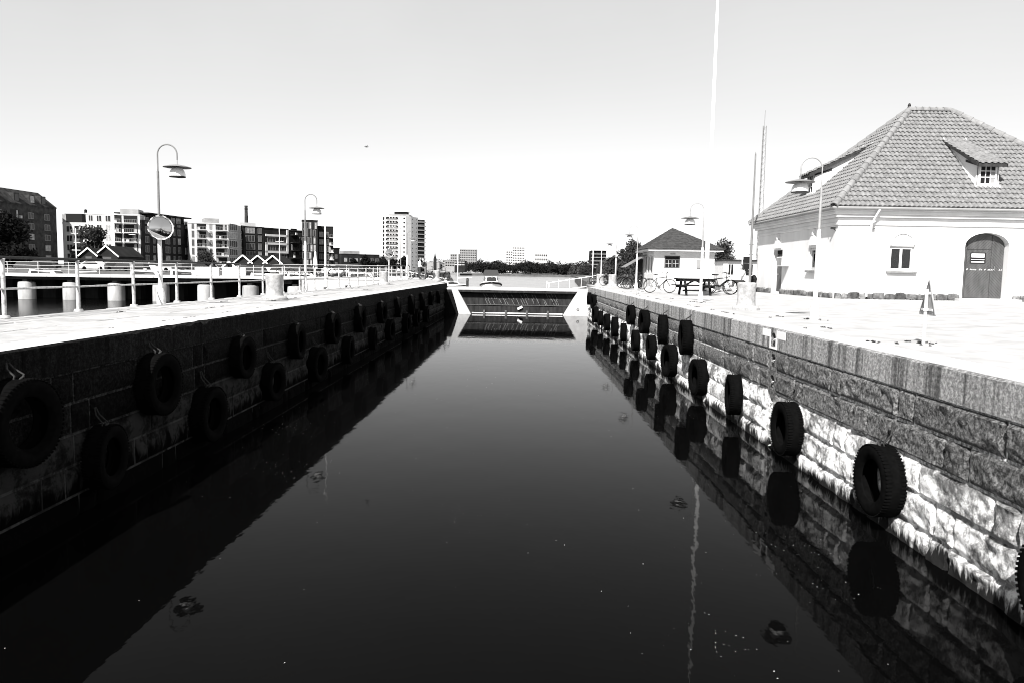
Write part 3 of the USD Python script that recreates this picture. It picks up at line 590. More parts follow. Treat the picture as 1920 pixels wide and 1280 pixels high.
for k in range(60):
    c = np.array([rr2.uniform(14.75, 15.55), HY0 + .32 + rr2.uniform(0, .15), 1.32 + abs(rr2.gauss(0, .22))]); d = np.array([rr2.uniform(-1, 1), rr2.uniform(-.6, .6), rr2.uniform(-1, 1)]) * .05
    e = np.array([rr2.uniform(-1, 1), rr2.uniform(-1, 1), rr2.uniform(-1, 1)]) * .04; pl.add([c - d, c + e, c + d], [[0, 1, 2]])
obj('window_plants', pl.mesh, 'leaf_light', H, world=True, kind='stuff')
ring = lambda c, zs, r0, r1: Polygon([(c + r1 * math.cos(t), zs + r1 * math.sin(t)) for t in np.linspace(0, PI, 18)] + [(c + r0 * math.cos(t), zs + r0 * math.sin(t)) for t in np.linspace(PI, 0, 18)])
obj('arch_moulding', MB().poly(ring(15.15, 2.27, .44, .50), -.045, .02, front(HY0)).mesh, 'render_white', H, world=True)
# arched portal: frame leaves of diagonal boards
def chevron(poly, sgn, fn, d0):
    m = MB(); x0, y0, x1, y1 = poly.bounds; w = .085
    for k in range(-40, 60):
        c = k * w * 1.414 - sgn * (x0 + x1) / 2; s = Polygon([(x0 - 4, c + sgn * (x0 - 4) + .006), (x1 + 4, c + sgn * (x1 + 4) + .006), (x1 + 4, c + sgn * (x1 + 4) + w * 1.414 - .006), (x0 - 4, c + sgn * (x0 - 4) + w * 1.414 - .006)])
        m.poly(s.intersection(poly), d0, d0 + .025, fn)
    return m.mesh
DR = obj('portal_door', MB().poly(door_f.buffer(-.002), .3, .335, front(HY0)).mesh, 'door_dark', H, world=True)
inn = door_f.buffer(-.02); xs = (17.62, 17.86, 18.84, 19.36)
pan = sbox(18.04, 1.62, 18.6, 2.0)
for k in range(3):
    pol = inn.intersection(sbox(xs[k] + .012, .2, xs[k + 1] - .012, 2.9))
    if k == 1:
        top = pol.intersection(sbox(0, 2.16, 99, 9)); low = pol.intersection(sbox(0, 0, 99, 2.14)).difference(pan.buffer(.03)); mid = 18.3
        obj('door_boards', chevron(top, 1, front(HY0), .275), 'door_wood', DR, world=True); obj('door_boards', chevron(low.intersection(sbox(0, 0, mid, 9)), 1, front(HY0), .275), 'door_wood', DR, world=True)
        obj('door_boards', chevron(low.intersection(sbox(mid, 0, 99, 9)), 1, front(HY0), .275), 'door_wood', DR, world=True)
    else: obj('door_boards', chevron(pol, 1 if k == 0 else -1, front(HY0), .275), 'door_wood', DR, world=True)
obj('door_window_frame', MB().poly(pan.buffer(.03).difference(pan), .262, .3, front(HY0)).mesh, 'dark_metal', DR, world=True)
obj('door_window', MB().poly(pan, .285, .298, front(HY0)).mesh, 'black', DR, world=True)
for z0, z1 in ((1.84, 1.985), (1.735, 1.77), (1.64, 1.67)): obj('blind_slat', MB().box(18.06, 18.58, HY0 + .27, HY0 + .283, z0, z1).mesh, 'white_paint', DR, world=True)
wk = MB()
for k in range(22):
    x = 17.9 + k * .065 + rr.uniform(-.01, .01)
    if rr.random() < .78: wk.bar((x, HY0 + .2735, 1.33), (x + rr.uniform(.02, .05), HY0 + .2735, 1.33 + rr.uniform(.03, .06)), rr.uniform(.012, .03), .002, up=(0, 1, 0))
obj('paint_strokes', wk.mesh, 'white_paint', DR, world=True, label='broken line of white paint strokes across the door')
obj('door_handle', MB().tube([(19.0, HY0 + .25, 1.3), (19.0, HY0 + .25, 1.5)], .015, 6).mesh, 'steel', DR, world=True)
obj('door_step', MB().cbox(17.3, 19.75, HY0 - .45, HY0 + .05, .0, .19, .02).mesh, 'concrete', H, world=True)
# downpipe, camera
obj('downpipe', MB().tube([(13.98, HY0 - .42, 3.62), (13.86, HY0 - .3, 3.3), (13.84, HY0 - .08, 3.05), (13.8, HY0 - .07, .35), (13.8, HY0 - .1, .2)], .04, 8).mesh, 'window_white', H, world=True, smooth=40)
obj('pipe_bracket', MB().box(13.86, 13.98, HY0 - .1, HY0, 2.86, 2.93).mesh, 'iron', H, world=True)
sc_ = obj('security_camera', MB().box(HX0 - .2, HX0 - .03, 30.2, 30.28, 2.86, 2.94).mesh, 'dark_metal', H, world=True); obj('camera_arm', MB().bar((HX0 + .02, 30.24, 2.8), (HX0 - .1, 30.24, 2.87), .025).mesh, 'dark_metal', sc_, world=True)
# dock side door, window, hoods, meter cabinet
sd = obj('side_door', MB().poly(sbox(36.2, .2, 37.45, 2.02), .2, .26, side(HX0)).mesh, 'door_dark', H, world=True)
obj('transom', MB().poly(sbox(36.2, 2.04, 37.45, 2.22), .2, .26, side(HX0)).mesh, 'black', H, world=True)
obj('sign_plate', MB().lathe([(.001, 0), (.12, 0), (.12, .01), (.001, .01)][::-1], 16, (HX0 + .19, 36.55, 1.7), axis='x').mesh, 'white_paint', sd, world=True)
obj('door_handle', MB().tube([(HX0 + .17, 37.25, 1.05), (HX0 + .17, 37.1, 1.05)], .02, 6).mesh, 'steel', sd, world=True)
casement(H, side(HX0), 31.82, 32.88, 1.24, 2.2)
obj('window_sill', MB().cbox(HX0 - .12, HX0 + .1, 31.72, 32.98, 1.15, 1.235, .01).mesh, 'ridge_tile', H, world=True)
for c in (32.35, 36.8):
    obj('arch_hood', MB().poly(arch(c - .4, c + .4, 2.3, 2.31, 2.72), -.1, .02, side(HX0)).mesh, 'render_white', H, world=True)
    obj('keystone', MB().box(HX0 - .12, HX0, c - .05, c + .05, 2.73, 2.99).mesh, 'render_white', H, world=True)
mc = obj('meter_cabinet', MB().cbox(HX0 - .34, HX0, 35.25, 36.0, 1.42, 1.86, .01).mesh, 'window_white', H, world=True); obj('cabinet_door', MB().box(HX0 - .345, HX0 - .338, 35.31, 35.94, 1.47, 1.81).mesh, 'far_grey', mc, world=True)

# the roof: rows of wavy pantiles on every slope, joined tile by tile
EX0, EX1, EY0, EY1 = HX0 - .37, HX1 + .37, HY0 - .37, HY1 + .73
RUN = (EY1 - EY0) / 2; RZ = HE + RUN * .905
def slope(width, fn, lh, rh):
    """pantiles over a slope of base `width`; lh, rh: run of the left and right hip over the full height"""
    m = MB(); rows = 23; tw = .19; sw = 6
    for r in range(rows):
        t0, t1 = r / rows, (r + 1.12) / rows; t1 = min(t1, 1.0)
        us = np.arange(0, width + .001, tw / sw)
        prof = .026 * np.sin(us / tw * 2 * PI) + .011 * np.sin(us / tw * 4 * PI + .8)
        jit = meshkit.noise(np.stack([np.floor(us / tw) * 3.7, us * 0 + r * 5.3, us * 0], -1)) * .012
        def line(t, lift):
            u = np.clip(us, lh * t, width - rh * t); return fn(u, t, prof + jit + lift)
        a, b_, c_ = line(t0, .062), line(t1, .008), line(t0, .0); n = len(us); i = np.arange(n - 1)
        lo, hi = lh * t0, width - rh * t0; keep = (us[1:] > lo) & (us[:-1] < hi)
        f = np.vstack([np.stack([i, i + 1, i + 1 + n], 1)[keep], np.stack([i, i + 1 + n, i + n], 1)[keep], np.stack([i + 2 * n, i + 1 + 2 * n, i + 1], 1)[keep], np.stack([i + 2 * n, i + 1, i], 1)[keep]])
        m.add(np.vstack([a, b_, c_]), f)
    return m.mesh
nz = 1 / math.hypot(1, .905)
fF = lambda u, t, d: np.stack([EX0 + u, EY0 + RUN * t - d * .905 * nz + 0 * u, HE + RUN * .905 * t + d * nz], 1)
fB = lambda u, t, d: np.stack([EX1 - u, EY1 - RUN * t + d * .905 * nz + 0 * u, HE + RUN * .905 * t + d * nz], 1)
fL = lambda u, t, d: np.stack([EX0 + RUN * t - d * .905 * nz + 0 * u, EY1 - u, HE + RUN * .905 * t + d * nz], 1)
fRr = lambda u, t, d: np.stack([EX1 - RUN * t + d * .905 * nz + 0 * u, EY0 + u, HE + RUN * .905 * t + d * nz], 1)
rf = obj('roof', MB().add(np.array([(EX0, EY0, HE - .03), (EX1, EY0, HE - .03), (EX1, EY1, HE - .03), (EX0, EY1, HE - .03), (EX0 + RUN, EY0 + RUN, RZ - .03), (EX1 - RUN, EY0 + RUN, RZ - .03)]), [[0, 1, 5], [0, 5, 4], [1, 2, 5], [2, 3, 4], [2, 4, 5], [3, 0, 4], [0, 2, 1], [0, 3, 2]]).mesh, 'hut_roof', H, world=True)
W_, D_ = EX1 - EX0, EY1 - EY0
for fn, w in ((fF, W_), (fL, D_), (fB, W_), (fRr, D_)):
    obj('pantiles', slope(w, fn, RUN, RUN), 'pantile', rf, world=True, kind='stuff', smooth=50)
def ridge_line(a, b_, n):
    a, b_ = np.array(a), np.array(b_); t = (b_ - a) / np.linalg.norm(b_ - a); sd_ = np.cross(t, (0, 0, 1)); sd_ /= np.linalg.norm(sd_); up = np.cross(sd_, t)
    for k in range(n):
        p0, p1 = a + (b_ - a) * k / n - t * .05, a + (b_ - a) * (k + 1) / n; ang = np.linspace(-.25, PI + .25, 9); rings = []
        for p, r in ((p0, .155), (p1, .125)): rings.append([p + sd_ * r * math.cos(w) + up * (r * math.sin(w) - .01) for w in ang])
        for p, r in ((p0, .125), ): rings.insert(0, [p + sd_ * r * math.cos(w) + up * (r * math.sin(w) - .01) for w in ang])
        v = np.array(rings).reshape(-1, 3); f = [[i * 9 + j, i * 9 + j + 1, (i + 1) * 9 + j + 1, (i + 1) * 9 + j] for i in range(2) for j in range(8)]
        obj('ridge_tile', MB().add(v, f).mesh, 'ridge_tile', rf, world=True, smooth=50)
pkL, pkR = (EX0 + RUN, EY0 + RUN, RZ + .03), (EX1 - RUN, EY0 + RUN, RZ + .03)
ridge_line((EX0, EY0, HE + .03), pkL, 18); ridge_line((EX1, EY0, HE + .03), pkR, 18); ridge_line((EX0, EY1, HE + .03), pkL, 18); ridge_line(pkL, pkR, 6)
obj('finial', MB().lathe([(.001, .3), (.05, .26), (.07, .18), (.05, .1), (.1, 0)], 10, pkL).mesh, 'dark_metal', rf, world=True)
# dormers; local frame: u along the eave, w inward from the eave line, z up
def dormer(fn3, uc, label):
    P = lambda u, w, z: fn3(np.atleast_1d(np.asarray(u, float)), np.atleast_1d(np.asarray(w, float)), np.atleast_1d(np.asarray(z, float)))
    hw = .42; wf = 1.08; zr = lambda w: HE + .905 * w
    zt_f, w_top = 5.72, 3.5; zb = zr(wf) - .06; sl = (zr(w_top) - zt_f) / (w_top - wf)
    d = obj('dormer', MB().add(P(uc + np.array([-hw, hw, hw, -hw]), [wf] * 4, [zb, zb, zt_f, zt_f]) + 0, [[0, 1, 2], [0, 2, 3]]).mesh, 'render_white', H, world=True)
    sh = lambda u: uc + np.asarray(u, float)
    fw = lambda u, z, dd: P(uc + u, wf + dd, z)
    ck = MB()
    for s in (-1, 1):
        pol = Polygon([(wf, zb), (wf, zt_f), (w_top, zr(w_top)), (wf + .01, zr(wf) - .06)])
        ck.poly(pol, -.03, .03, lambda u, w, dd, s=s: P(uc + s * hw + dd, u, w))
    obj('cheek', ck.mesh, 'render_white', d, world=True)
    fl = MB()
    for s in (-1, 1):
        fl.poly(Polygon([(wf - .05, zr(wf - .05) + .02), (wf + .02, zr(wf) + .14), (w_top + .1, zr(w_top + .1) + .08), (w_top + .1, zr(w_top + .1) + .02)]), -.012, .012, lambda u, w, dd, s=s: P(uc + s * (hw + .05) + dd, u, w))
    fl.poly(sbox(-hw - .08, zb - .06, hw + .08, zb + .08), -.08, .0, fw); obj('flashing', fl.mesh, 'white_paint', d, world=True)
    casement_local = sbox(-hw + .06, zb + .1, hw - .06, zt_f - .1)
    fr = casement_local.difference(casement_local.buffer(-.07, join_style=2)); x0, z0, x1, z1 = casement_local.buffer(-.07, join_style=2).bounds
    for j in (1, 2): xx = x0 + (x1 - x0) * j / 3; fr = fr.union(sbox(xx - .014, z0, xx + .014, z1)); zz = z0 + (z1 - z0) * j / 3; fr = fr.union(sbox(x0, zz - .014, x1, zz + .014))
    wn = obj('dormer_window', MB().poly(fr, -.04, 0, fw).mesh, 'window_white', d, world=True)
    for i in range(3):
        for j in range(3): obj('pane', MB().poly(sbox(x0 + (x1 - x0) * i / 3 + .014, z0 + (z1 - z0) * j / 3 + .014, x0 + (x1 - x0) * (i + 1) / 3 - .014, z0 + (z1 - z0) * (j + 1) / 3 - .014), -.016, -.004, fw).mesh, 'far_curtain' if i == 2 and j < 2 else 'black', wn, world=True)
    # its own little pantile roof on dark boards
    ro = .17; w0 = wf - .3; zz = lambda w: zt_f + sl * (w - wf)
    bd = MB()
    for s in (-1, 1): bd.poly(Polygon([(w0, zz(w0) - .13), (w0, zz(w0) + .03), (w_top + .2, zz(w_top + .2) + .05), (w_top, zz(w_top) - .02)]), -.02, .02, lambda u, w, dd, s=s: P(uc + s * (hw + ro) + dd, u, w))
    bd.poly(sbox(-hw - ro, zz(w0) - .14, hw + ro, zz(w0) + .0), -.0, .025, lambda u, z, dd: P(uc + u, w0 + dd, z))
    bd.add(P(uc + np.array([-hw - ro, hw + ro, hw + ro, -hw - ro]), [w0, w0, w_top, w_top], [zz(w0), zz(w0), zz(w_top), zz(w_top)]), [[0, 2, 1], [0, 3, 2]])
    obj('barge_board', bd.mesh, 'wood_dark', d, world=True)
    bk = MB()
    for s in (-1, 1): bk.poly(Polygon([(wf, zt_f - .2), (wf, zt_f - .12), (wf + .75, zt_f + .14), (wf + .75, zt_f + .05)]), -.0, .03, lambda u, w, dd, s=s: P(uc + s * (hw + .06) + dd, u, w))
    obj('side_trim', bk.mesh, 'wood_dark', d, world=True)
    tm = MB(); rows = 9; us = np.arange(-hw - ro, hw + ro + .001, .03)
    pr = .03 * np.sin((us + hw + ro) / .24 * 2 * PI)
    for r in range(rows):
        a0, a1 = w0 - .03 + (w_top + .15 - w0) * r / rows, w0 - .03 + (w_top + .15 - w0) * (r + 1.1) / rows
        A = P(uc + us, us * 0 + a0, zz(a0) + .09 + pr); B2 = P(uc + us, us * 0 + a1, zz(a1) + .045 + pr); C = P(uc + us, us * 0 + a0, zz(a0) + .03 + pr * .8); n = len(us); i = np.arange(n - 1)
        tm.add(np.vstack([A, B2, C]), np.vstack([np.stack([i, i + 1, i + 1 + n], 1), np.stack([i, i + 1 + n, i + n], 1), np.stack([i + 2 * n, i + 1 + 2 * n, i + 1], 1), np.stack([i + 2 * n, i + 1, i], 1)]))
    obj('dormer_tiles', tm.mesh, 'pantile', d, world=True, kind='stuff', smooth=50)
    stage.GetPrimAtPath(d).SetCustomDataByKey('label', label)
dormer(lambda u, w, z: np.stack([u + 0 * w, EY0 + w + 0 * u, z + 0 * u], 1), 18.72, 'small white dormer on the front slope')
dormer(lambda u, w, z: np.stack([EX0 + w + 0 * u, u + 0 * w, z + 0 * u], 1), 35.0, 'small white dormer on the dock side slope')

# ------------------------------------------------------------------ small hut with pyramid roof
K = thing('hut', 'small white hut with dark pyramid roof beside the picnic table', 'hut', (9.8, 45, .05))
hx0, hx1, hy0, hy1 = 8.0, 11.6, 45.0, 49.0
wf_ = sbox(8.62, 1.3, 9.56, 2.06)
obj('front_wall', MB().poly(sbox(hx0, 0, hx1, 2.34).difference(wf_), 0, .2, front(hy0)).mesh, 'render_white', K, world=True)
ws_ = [sbox(45.55 + k * 1.0, .95, 46.25 + k * 1.0, 2.1) for k in range(3)]
obj('side_wall', MB().poly(sbox(hy0 + .2, 0, hy1, 2.34).difference(shapely.union_all(ws_)), 0, .2, side(hx0)).mesh, 'render_white', K, world=True)
obj('rear_wall', MB().box(hx0, hx1, hy1, hy1 + .2, 0, 2.34).box(hx1 - .2, hx1, hy0 + .2, hy1, 0, 2.34).mesh, 'render_white', K, world=True)
obj('inside', MB().box(hx0 + .6, hx1 - .4, hy0 + .6, hy1 - .3, .1, 2.3).mesh, 'far_dark', K, world=True)
fw_ = obj('window', MB().poly(wf_.difference(shapely.union_all([sbox(8.70 + k * .44, 1.38, 9.05 + k * .44, 1.80) for k in (0, 1)])).difference(sbox(8.69, 1.84, 9.49, 2.01)), .04, .1, front(hy0)).mesh, 'door_wood', K, world=True)
for i in range(2):
    for j in range(2):
        for k in (0, 1): obj('pane', MB().poly(sbox(8.71 + k * .44 + i * .175, 1.39 + j * .21, 8.865 + k * .44 + i * .175, 1.58 + j * .21), .06, .07, front(hy0)).mesh, 'black', fw_, world=True)
bars = MB()
for k in (0, 1): bars.poly(sbox(8.867 + k * .44, 1.38, 8.883 + k * .44, 1.8).union(sbox(8.7 + k * .44, 1.582, 9.05 + k * .44, 1.598)), .045, .075, front(hy0))
obj('glazing_bar', bars.mesh, 'far_frame', fw_, world=True); obj('lintel', MB().poly(sbox(8.69, 1.84, 9.49, 2.01), .06, .08, front(hy0)).mesh, 'black', fw_, world=True)
for w in ws_:
    y0, z0, y1, z1 = w.bounds; q = obj('side_window', MB().poly(w.difference(sbox(y0 + .07, z0 + .07, y1 - .07, z1 - .07)), .04, .1, side(hx0)).mesh, 'window_white', K, world=True); obj('pane', MB().poly(sbox(y0 + .06, z0 + .06, y1 - .06, z1 - .06), .06, .075, side(hx0)).mesh, 'far_window', q, world=True)
obj('name_plate', MB().box(8.95, 9.25, hy0 - .02, hy0, 2.14, 2.19).mesh, 'far_grey', K, world=True)
nb = obj('notice_box', MB().cbox(10.55, 10.85, hy0 - .08, hy0, 1.35, 1.85, .01).mesh, 'far_grey', K, world=True)
obj('eave_board', MB().box(hx0 - .42, hx1 + .42, hy0 - .42, hy1 + .62, 2.33, 2.44).mesh, 'window_white', K, world=True)
cx, cy = (hx0 + hx1) / 2, (hy0 + hy1) / 2 + .1
e0 = np.array([(hx0 - .5, hy0 - .5, 2.45), (hx1 + .5, hy0 - .5, 2.45), (hx1 + .5, hy1 + .7, 2.45), (hx0 - .5, hy1 + .7, 2.45)]); apx = np.array([cx - .35, cy, 3.82])
pr_ = obj('roof', MB().add(np.vstack([e0, [apx]]), [[0, 1, 4], [1, 2, 4], [2, 3, 4], [3, 0, 4], [0, 2, 1], [0, 3, 2]]).mesh, 'hut_roof', K, world=True)
cr = MB()
for a, b_ in ((0, 1), (1, 2), (2, 3), (3, 0)):
    for r in range(9):
        t0, t1 = r / 9, (r + 1.1) / 9; A, B2 = e0[a] + (apx - e0[a]) * t0, e0[b_] + (apx - e0[b_]) * t0; C, D2 = e0[b_] + (apx - e0[b_]) * min(t1, 1), e0[a] + (apx - e0[a]) * min(t1, 1); up = np.array([0, 0, .03])
        cr.add([A + up, B2 + up, C + up * .4, D2 + up * .4, A, B2], [[0, 1, 2], [0, 2, 3], [4, 5, 1], [4, 1, 0]])
obj('shingle_courses', cr.mesh, 'hut_roof', pr_, world=True)
ln = thing('lean_to', 'slanted dark lean-to roof at the left side of small hut', 'shelter', (7.4, 48, .06))
obj('roof_sheet', MB().bar((6.6, 48.2, 1.35), (7.95, 48.2, 2.15), 1.8, .05).mesh, 'sign_back', ln, world=True); obj('post', MB().box(6.95, 7.03, 47.5, 47.58, .06, 1.5).mesh, 'wood_dark', ln, world=True)
obj('back_board', MB().box(7.5, 7.98, 48.9, 49.0, .06, 1.9).mesh, 'wood_dark', ln, world=True)

# ------------------------------------------------------------------ white shed, notice board
S = thing('shed', 'small white wooden shed with flat roof behind the seated person', 'shed', (15.6, 55, .17))
obj('walls', MB().poly(sbox(14.85, .2, 17.3, 1.98).difference(sbox(15.2, .95, 15.62, 1.8)).difference(sbox(16.35, .95, 17.05, 1.8)), 0, .08, front(55)).box(14.85, 14.93, 55.08, 57.5, .2, 1.98).box(17.22, 17.3, 55.08, 57.5, .2, 1.98).box(14.93, 17.22, 57.4, 57.5, .2, 1.98).mesh, 'window_white', S, world=True)
for k in range(16): obj('board_batten', MB().box(14.86 + k * .155, 14.88 + k * .155, 54.985, 55, .22, .93).mesh, 'window_white', S, world=True)
for x0, x1 in ((15.2, 15.62), (16.35, 17.05)):
    w = obj('window', MB().poly(sbox(x0, .95, x1, 1.8).difference(sbox(x0 + .04, .99, (x0 + x1) / 2 - .02, 1.76)).difference(sbox((x0 + x1) / 2 + .02, .99, x1 - .04, 1.76)), .01, .06, front(55)).mesh, 'window_white', S, world=True); obj('pane', MB().poly(sbox(x0 + .03, .98, x1 - .03, 1.77), .03, .04, front(55)).mesh, 'black', w, world=True)
obj('roof', MB().box(14.72, 17.42, 54.8, 57.65, 1.985, 2.1).mesh, 'dark_metal', S, world=True); obj('plinth', MB().box(14.8, 17.35, 54.95, 57.5, .1, .2).mesh, 'black', S, world=True)
N = thing('notice_board', 'dark slatted notice board on posts at the house corner', 'board', (12.25, 40.6, .12))
for k in range(3): obj('slat', MB().box(12.02, 12.36, 40.58, 40.61, .95 + k * .34, 1.27 + k * .34).mesh, 'black', N, world=True)
for x in (11.95, 12.4): obj('post', MB().box(x, x + .05, 40.6, 40.65, .1, 2.05).mesh, 'window_white', N, world=True)
obj('lower_panel', MB().box(12.02, 12.36, 40.6, 40.62, .25, .9).mesh, 'window_white', N, world=True)

# ------------------------------------------------------------------ warning sign from behind
W = thing('warning_sign', 'triangular road sign seen from behind on a thin post', 'sign', (5.98, 11.05, 0), -98)
tri = Polygon([(-.27, .44), (.27, .44), (0, .91)]).buffer(.02)
obj('plate', MB().poly(tri, 0, .006, lambda u, w, d: np.stack([u, d + .03, w], 1)).mesh, 'lamp_arm_pale', W)
obj('edge_rim', MB().poly(tri.difference(tri.buffer(-.014)), -.012, 0, lambda u, w, d: np.stack([u, d + .03, w], 1)).mesh, 'steel', W)
obj('post', MB().tube([(0, 0, -.02), (0, 0, .80)], .024, 10).mesh, 'old_white_paint', W, smooth=True)
for z, hw in ((.5, .2), (.74, .08)):
    obj('clamp', MB().box(-hw, hw, .012, .03, z - .015, z + .015).lathe([(.03, -.02), (.034, -.02), (.034, .02), (.03, .02)], 10, (0, 0, z)).mesh, 'old_white_paint', W)

# ------------------------------------------------------------------ picnic table
T = thing('picnic_table', 'dark wooden picnic table with attached benches before the small hut', 'table', (8.0, 34.3, .04), 4)
for k in range(5): obj('table_plank', MB().cbox(-.88, .88, -.35 + k * .142, -.35 + k * .142 + .132, .69, .745, .006).mesh, 'wood_table', T)
for s in (-1, 1):
    for k in range(2): obj('bench_plank', MB().cbox(-.88, .88, s * .72 - .14 + k * .145, s * .72 - .14 + k * .145 + .135, .40, .455, .006).mesh, 'wood_table', T)
    obj('bench_beam', MB().box(s * .62 - .035, s * .62 + .035, -.84, .84, .32, .41).mesh, 'wood_table', T); obj('top_beam', MB().box(s * .62 - .035, s * .62 + .035, -.34, .34, .61, .70).mesh, 'wood_table', T)
    for q in (-1, 1): obj('leg', MB().bar((s * .55, q * .26, .69), (s * .55, q * .60, 0), .07, .09, up=(1, 0, 0)).mesh, 'wood_table', T)
    obj('brace', MB().bar((s * .55, 0, .38), (s * .02, 0, .66), .05, .07).mesh, 'wood_table', T)
for s in (-1, 1): obj('apron', MB().box(-.8, .8, s * .3 - .02, s * .3 + .02, .6, .688).mesh, 'wood_table', T)
obj('stretcher', MB().box(-.55, .55, -.03, .03, .16, .23).mesh, 'wood_table', T)

# ------------------------------------------------------------------ bicycles
def make_bike(label, loc, rz, group):
    Bq = thing('bicycle', label, 'bicycle', loc, rz, group); r = .335
    for x in (-.52, .52):
        wh = obj('wheel', MB().lathe([(r - .02, -.02), (r, -.012), (r + .012, 0), (r, .012), (r - .02, .02), (r - .028, 0), (r - .02, -.02)], 28, (x, 0, r + .012), axis='y').mesh, 'rubber', Bq, smooth=50)
        sp = MB()
        for k in range(18):
            a = k * PI / 9; sp.tube([(x, (-1) ** k * .02, r + .012), (x + (r - .025) * math.cos(a), 0, r + .012 + (r - .025) * math.sin(a))], .0028, 3, False)
        sp.tube([(x, -.05, r + .012), (x, .05, r + .012)], .02, 8); obj('spokes', sp.mesh, 'steel', wh)
        a = np.linspace(.25, PI - .15, 12) if x < 0 else np.linspace(.5, PI + .35, 12)
        fd = MB(); pts = [(x + (r + .035) * math.cos(t), 0, r + .012 + (r + .035) * math.sin(t)) for t in a]
        for p, q in zip(pts[:-1], pts[1:]): fd.bar(p, q, .045, .004, up=(0, 1, 0)) if False else fd.bar(p, q, .006, .05, up=(0, 1, 0))
        obj('mudguard', fd.mesh, 'dark_metal', Bq)
    bb, st, hd, ra, fa = (-.07, 0, .29), (-.22, 0, .72), (.33, 0, .80), (-.52, 0, .347), (.52, 0, .347)
    F = MB().tube([bb, st], .02, 8).tube([st, (.335, 0, .79)], .02, 8).tube([bb, (.35, 0, .68)], .024, 8).tube([(.33, 0, .86), (.365, 0, .62)], .02, 8)
    for s in (-.05, .05): F.tube([(ra[0], s, ra[2]), (bb[0], s * .6, bb[2])], .010, 6).tube([(ra[0], s, ra[2]), (st[0], s * .3, st[2] - .03)], .009, 6).tube([(.37, s * .8, .6), (fa[0], s, fa[2])], .011, 6)
    obj('frame', F.mesh, 'bike_paint', Bq, smooth=40)
    obj('seat_post', MB().tube([st, (-.25, 0, .9)], .013, 6).mesh, 'steel', Bq)
    v, f = MB().lathe([(.001, .03), (.08, .025), (.1, 0), (.06, -.03), (.001, -.03)], 14).mesh; v = v * (1.35, .85, 1); v[:, 1] *= 1 - .55 * np.clip(v[:, 0] / .14, 0, 1)
    obj('saddle', (v + (-.24, 0, .92), f), 'black', Bq, smooth=True)
    obj('handlebar', MB().tube([(.2, -.28, 1.0), (.3, -.25, 1.04), (.33, -.1, 1.0), (.33, 0, .98), (.33, .1, 1.0), (.3, .25, 1.04), (.2, .28, 1.0)], .013, 6).tube([(.33, 0, .84), (.33, 0, 1.0)], .014, 6).mesh, 'dark_metal', Bq, smooth=True)
    cg = obj('chainring', MB().lathe([(.001, -.004), (.09, -.004), (.09, .004), (.001, .004)], 20, (bb[0], -.06, bb[2]), axis='y').mesh, 'iron', Bq)
    obj('crank', MB().bar((bb[0], -.075, bb[2]), (bb[0] + .1, -.075, bb[2] - .13), .02).bar((bb[0], .075, bb[2]), (bb[0] - .1, .075, bb[2] + .13), .02).mesh, 'steel', Bq)
    obj('pedal', MB().box(bb[0] + .06, bb[0] + .15, -.17, -.08, bb[2] - .145, bb[2] - .12).mesh, 'black', Bq); obj('pedal', MB().box(bb[0] - .15, bb[0] - .06, .08, .17, bb[2] + .12, bb[2] + .145).mesh, 'black', Bq)
    ck = MB()
    for x in np.linspace(-.74, -.4, 5): ck.bar((x, -.06, .72), (x, .06, .72), .01)
    ck.bar((-.74, -.06, .72), (-.36, -.06, .72), .01).bar((-.74, .06, .72), (-.36, .06, .72), .01).bar((-.6, -.06, .72), (-.52, -.06, .36), .008).bar((-.6, .06, .72), (-.52, .06, .36), .008)
    obj('carrier', ck.mesh, 'dark_metal', Bq)
    obj('headlamp', MB().lathe([(.001, 0), (.03, .01), (.035, .05), (.001, .06)], 10, (.38, 0, .84), axis='x').mesh, 'steel', Bq)
    return Bq
bk = make_bike('bicycle standing alone at the left end of the picnic table', (6.95, 37.2, .02), 12, None)
for lab, loc, rz, gp in (
    ('bicycle parked nearest the picnic table at its right end', (9.25, 34.9, .05), -28, None),
    ('bicycle leaning behind another at right end of picnic table', (9.55, 35.7, .05), -35, None),
    ('bicycle in the cluster left of the hut, front one', (6.85, 44.6, .03), 25, None),
    ('bicycle in the cluster left of the hut, middle one', (6.75, 46.0, .03), 40, None),
    ('bicycle in the cluster left of the hut, rear one', (6.9, 47.3, .03), 15, None),
    ('bicycle between the two farthest bollards on right quay', (6.6, 55, .04), 20, None),
    ('bicycle leaning at the last bollard near the gangway', (6.15, 57.2, .04), -15, None),
    ('bicycle held by the person in white at end of left mole', (-8.25, 60.0, .2), 0, None),
    ('bicycle held by the person in dark at end of left mole', (-7.35, 60.2, .2), 15, None),
    ('bicycle leaning on the bollard at the tip of left mole', (-6.35, 60.8, .15), 40, None)):
    copy(bk, lab, loc, rz, gp)

